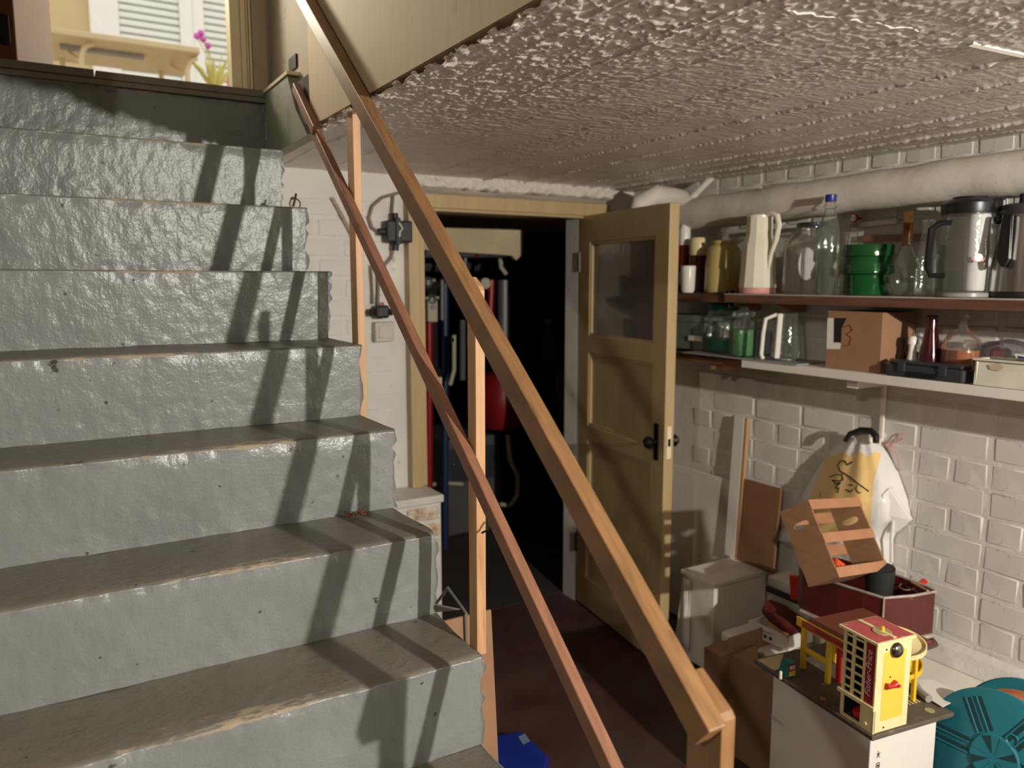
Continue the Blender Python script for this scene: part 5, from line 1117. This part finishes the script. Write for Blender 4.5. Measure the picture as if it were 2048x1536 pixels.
# white carton underneath
CE = ZT-.0125
cn = G(.004, .008, 0); wl = .335; wd = Ls-.055
wc = thing('white_carton', 'tall plain white carton supporting the toy garage', 'box', (cn.x, cn.y, 0))
Z0 = Vector((0, 0, -ZT))
MB().obox(Vector((cn.x, cn.y, 0)), f1*wd, f2*wl, (0, 0, CE-.001)).build('carton', WHITECARD, wc, bevel=.002)
TAPE = mat('clear_tape', (206, 200, 196), rough=.2)
MB().obox(Vector((cn.x, cn.y, .36))-f1*.0008+f2*(wl-.05), f2*.05, f1*.0007, (0, 0, .012)).build('tape', TAPE, wc)
def mark(z, kind):
    q = Vector((cn.x, cn.y, z))+f1*.022-f2*.0006; g = MB()
    if kind == 0:
        g.obox(q, f1*.012, f2*.0005, (0, 0, .0016)); g.obox(q+Vector((0, 0, .012)), f1*.012, f2*.0005, (0, 0, .0016)); g.obox(q, f1*.0016, f2*.0005, (0, 0, .0136)); g.obox(q+f1*.0104, f1*.0016, f2*.0005, (0, 0, .0136)); g.disc(q+f1*.006+Vector((0, 0, .0065)), -f2, .003, .0006, 10)
    else:
        g.tube([q, q+f1*.011+Vector((0, 0, .012))], .0008, 4); g.tube([q+f1*.011, q+Vector((0, 0, .012))], .0008, 4); g.tube([q+f1*.005+Vector((0, 0, .006)), q+f1*.005+Vector((0, 0, .017))], .0008, 4)
    g.build('printed_mark', INK, wc)
for z, k in ((.435, 1), (.408, 0), (.385, 1)): mark(z, k)
# bent white paper beside the board
g = MB(); pts = []
pa = [onz(u, v, ZT+.004) for u, v in ((1832, 1362), (1862, 1360), (1932, 1392), (1885, 1416), (1856, 1398))]
o = MB().prism([p+Vector((0, 0, .001)) for p in pa], (0, 0, .002)).build('white_paper', WHITECARD, None, bevel=.0005); tag(o, 'sheet of white card lying over the right edge of the toy garage base', 'card')
MB().tube([onz(1826, 1372, ZT+.012), onz(1858, 1398, ZT+.012)], .010, 9).build('grey_roll', GREYP, o, True)

# ------------------------------------------------------------------ cardboard cartons, tray
ZC2 = .345
a = onz(1392, 1302, ZC2); b = onz(1446, 1314, ZC2)
c1 = thing('small_carton', 'small brown carton squeezed beside the larger open carton', 'box', (a.x, b.y, 0))
MB().box((b.x-.01, b.y, 0.001), (b.x+.16, a.y, ZC2)).build('carton', CARD, c1, bevel=.003)
MB().obox((b.x-.012, b.y, ZC2+.001), (.09, 0, .004), (0, a.y-b.y, 0), (0, 0, .003)).obox((b.x+.08, b.y+.004, ZC2+.004), (.09, 0, .0), (0, a.y-b.y-.008, 0), (0, 0, .003)).build('flap', CARD, c1)
p = onz(1452, 1304, ZC2); 
bx1 = p.x; by1 = p.y-.004; by0 = G(0, wl, 0).y+.055
c2 = thing('open_carton', 'larger open brown cardboard carton between the white carton and the low cupboard', 'box', (bx1, by0, 0))
g = MB(); w_ = .22
g.box((bx1, by0, .001), (bx1+.004, by1, ZC2)).box((bx1+w_-.004, by0, .001), (bx1+w_, by1, ZC2)).box((bx1+.004, by0, .001), (bx1+w_-.004, by0+.004, ZC2)).box((bx1+.004, by1-.004, .001), (bx1+w_-.004, by1, ZC2)).box((bx1+.004, by0+.004, .001), (bx1+w_-.004, by1-.004, .3))
g.build('carton', CARD, c2)
MB().obox((bx1+.004, by1-.004, ZC2), (.16, 0, 0), (0, .0, .05), (0, .004, 0)).build('flap', CARD, c2)
MB().prism([(bx1+.002, by1-.03, ZC2), (bx1+.002, by1-.14, ZC2), (bx1+.03, by1-.09, ZC2+.05)], (.004, 0, 0)).build('flap', CARD, c2)
MB().obox((bx1-.004, by0+.03, ZC2-.001), (0, .10, 0), (-.04, 0, .022), (0, 0, .003)).build('flap', CARD, c2)
tx = onz(1550, 1262, ZC2+.03)
tr_ = thing('white_tray_carton', 'white printed carton tray on the open carton holding a dark red object', 'tray', (tx.x, tx.y, ZC2))
ta = onz(1500, 1268, ZC2+.004); tbq = onz(1575, 1302, ZC2+.004); e2 = (tbq-ta); e2.z = 0; e1 = Vector((-e2.y, e2.x, 0)).normalized(); e1 = e1 if e1.x > 0 else -e1
Wt = .13
MB().obox(ta, e2, e1*.004, Vector((0, 0, .055))-e1*.010).build('side', WHITECARD, tr_); MB().obox(ta+e1*Wt, e2, e1*.004, (0, 0, .055)).build('side', WHITECARD, tr_); MB().obox(ta, e2, e1*Wt, (0, 0, .004)).build('bottom', WHITECARD, tr_)
MB().obox(ta, e1*Wt, e2.normalized()*.004, (0, 0, .05)).build('end', WHITECARD, tr_); MB().obox(ta+e2, e1*Wt, e2.normalized()*.004, (0, 0, .05)).build('end', WHITECARD, tr_)
g = MB(); mq = ta+e2*.52-e1*.0065+Vector((0, 0, .028)); en = e2.normalized()
g.disc(mq-en*.012-Vector((0, 0, .008)), -e1, .006, .001, 12); g.disc(mq+en*.010-Vector((0, 0, .008)), -e1, .006, .001, 12); g.tube([mq-en*.03+Vector((0, 0, .008)), mq+en*.026+Vector((0, 0, .010))], .0012, 5); g.build('printed_marks', INK, tr_)
DR = mat('dark_red_felt', (92, 24, 20), rough=.6, var=.3, scale=14)
q = ta+e2*.55+e1*.07+Vector((0, 0, .06))
o = thing('dark_red_shoe', 'dark red rounded padded object lying in the white tray', 'bundle', q)
MB().tube([q-en*.07+Vector((0, 0, .028)), q-en*.03+Vector((0, 0, .018)), q+en*.03, q+en*.07-Vector((0, 0, .008))], [.030, .040, .042, .030], 12).build('padding', DR, o, True)
MB().tube([q-en*.05-e1*.03+Vector((0, 0, -.01)), q+en*.06-e1*.035+Vector((0, 0, -.028))], .005, 6).build('yellow_piping', mat('dull_yellow_cord', (170, 130, 50), rough=.6), o, True)
q = onz(1582, 1200, .47)
o = MB().obox(q, (.05, -.05, 0), (.015, .015, 0), (-.006, .006, .085)).build('red_folder', MATS['red_plastic'], None, bevel=.002); tag(o, 'bright red folder edge standing behind the maroon case', 'folder')
w0 = onz(1408, 1378, .37)
o = MB().tube([onx(1410, 1360, 1.5), onx(1408, 1372, 1.5), onx(1411, 1388, 1.5)], .002, 6).build('x', WPLASTIC); bpy.data.objects.remove(o)

# teal cable reel
rc_ = atd(1992, 1514, 1.92); tc_ = (Vector((0, 0, H))-rc_).normalized()
ax = (tc_*.84-Vector(_R)*.46-Vector(_U)*.22).normalized()
RR = 132*1.92/FPX
TL = mat('teal_reel_plastic', (30, 112, 126), rough=.42, var=.05)
u_ = ax.cross(Vector((0, 0, 1))).normalized(); v_ = u_.cross(ax)
reel = thing('cable_reel', 'teal plastic cable reel with spoked round flanges in the lower right corner', 'cable reel', rc_-Vector((0, 0, RR)))
def flange(c, nrm, nm, detail):
    kM = fr3(u_, v_, nrm) if u_.cross(v_).dot(nrm) > 0 else fr3(-u_, v_, nrm)
    f = MB(); f.lathe([(RR-.004, -.004), (RR, 0), (RR, .008), (RR-.006, .011), (.001, .011)], c, 56, M=kM); o = f.build(nm, TL, reel, True, angle=40)
    if detail:
        for k in range(6):
            a = math.radians(62+60*k); d = u_*math.cos(a)+v_*math.sin(a); w = u_*-math.sin(a)+v_*math.cos(a)
            for s in (-1, 1):
                g = MB(); p0 = c+d*(RR*.36)+w*(s*.013-.006)+nrm*.0108; g.obox(p0, d*(RR*.52), w*.004, nrm*.004); g.build('rib', TL, o, bevel=.0012)
                g = MB(); p0 = c+d*(RR*.37)+w*(s*.013-.002)+nrm*.0106; g.obox(p0, d*(RR*.50), w*.010, nrm*.0010); g.build('groove', mat('reel_groove', (12, 54, 58), rough=.6) if 'reel_groove' not in MATS else MATS['reel_groove'], o)
        MB().lathe([(RR*.34, .010), (RR*.36, .013), (RR*.33, .016), (.001, .016)], c, 36, M=kM).build('hub_cap', TL, o, True, angle=30)
        for k in range(8):
            a = math.radians(20+45*k); d = u_*math.cos(a)+v_*math.sin(a); w = u_*-math.sin(a)+v_*math.cos(a)
            MB().prism([c+d*RR*.07+nrm*.0155, c+d*RR*.32+w*.010+nrm*.0155, c+d*RR*.32-w*.010+nrm*.0155], nrm*.0016).build('hub_wedge', MATS['reel_groove'] if k % 2 else TL, o)
        a = math.radians(118); d = u_*math.cos(a)+v_*math.sin(a)
        MB().tube([c+d*RR*.42+nrm*.012+(u_*math.cos(q)*.013+v_*math.sin(q)*.013) for q in np.linspace(0, 2*math.pi, 20)[:-1]], .0025, 6, closed=True).build('eye', TL, o, True)
    return o
flange(rc_, ax, 'flange', True)
flange(rc_-ax*.17, -ax, 'flange', False)
MB().tube([rc_-ax*.002, rc_-ax*.17], RR*.42, 28).build('drum', TL, reel, True)
OC = mat('orange_brown_cable', (170, 104, 62), rough=.5)
wd_ = []
for k in range(240):
    a = k/240*2*math.pi*11; wd_.append(rc_-ax*(.014+.142*k/240)+(u_*math.cos(a)+v_*math.sin(a))*RR*(.82))
MB().tube(wd_, .0066, 6).build('wound_cable', OC, reel, True)

# ------------------------------------------------------------------ floor things by the stairs
b_ = [onz(u, v, .10) for u, v in ((975, 1468), (1042, 1458), (1098, 1505), (1060, 1560), (985, 1530))]
bl = thing('blue_packet', 'flattened glossy blue packet lying on the red floor by the stairs', 'packet', (b_[0].x, b_[0].y, .0))
BLU = mat('blue_packet_film', (26, 48, 140), rough=.3, var=.12)
b_ = [onz(u, v, .06) for u, v in ((978, 1470), (1042, 1458), (1078, 1490), (1100, 1512), (1080, 1575), (985, 1570))]
MB().prism([Vector((p.x, p.y, .003)) for p in b_], (0, 0, .055)).build('packet_body', BLU, bl, bevel=.012)
q = onz(1036, 1474, .0605); MB().obox(q, (.030, .004, 0), (-.008, -.045, 0), (0, 0, .001)).build('label', mat('dim_blue_grey_label', (110, 130, 160), rough=.5), bl)
pb = onz(968, 1330, .0)
o = thing('leaning_cardboard', 'sheet of brown cardboard leaning beside the stairs behind the middle upright', 'cardboard', (.80, 1.55, 0))
yc_ = 1.56; pt = ony(980, 1222, yc_)
MB().obox((.708, yc_-.05, .002), (pt.x-.708+.015, 0, 0), (0, .006, 0), (-.012, .05, pt.z)).build('sheet', CARD, o)
MB().obox((.715, yc_-.0435, .12), (pt.x-.73, 0, 0), (0, .001, 0), (-.001, .004, .05)).build('tape', mat('dull_brown_tape', (150, 104, 66), rough=.4), o)
ws = [onx(u, v, .86) for u, v in ((872, 1212), (870, 1186), (895, 1176), (930, 1222), (905, 1220))]
o = thing('wire_stand', 'bent grey wire frame and white sheet poking out beside the stairs', 'wire frame', (.86, 1.75, 0))
W_ = mat('grey_wire', (140, 136, 132), rough=.4, metal=.5)
MB().tube([onx(866, 1215, .80), onx(896, 1176, .80), onx(932, 1226, .80), onx(934, 1330, .80)], .004, 6).build('wire', W_, o, True)
wp = [onx(u, v, .78) for u, v in ((860, 1208), (915, 1220), (860, 1226))]
MB().prism(wp, (.01, 0, 0)).build('white_sheet', WHITECARD, o)
MB().tube([(.80, onx(934, 1330, .80).y, .0), onx(934, 1330, .80)], .004, 6).build('wire', W_, o, True)
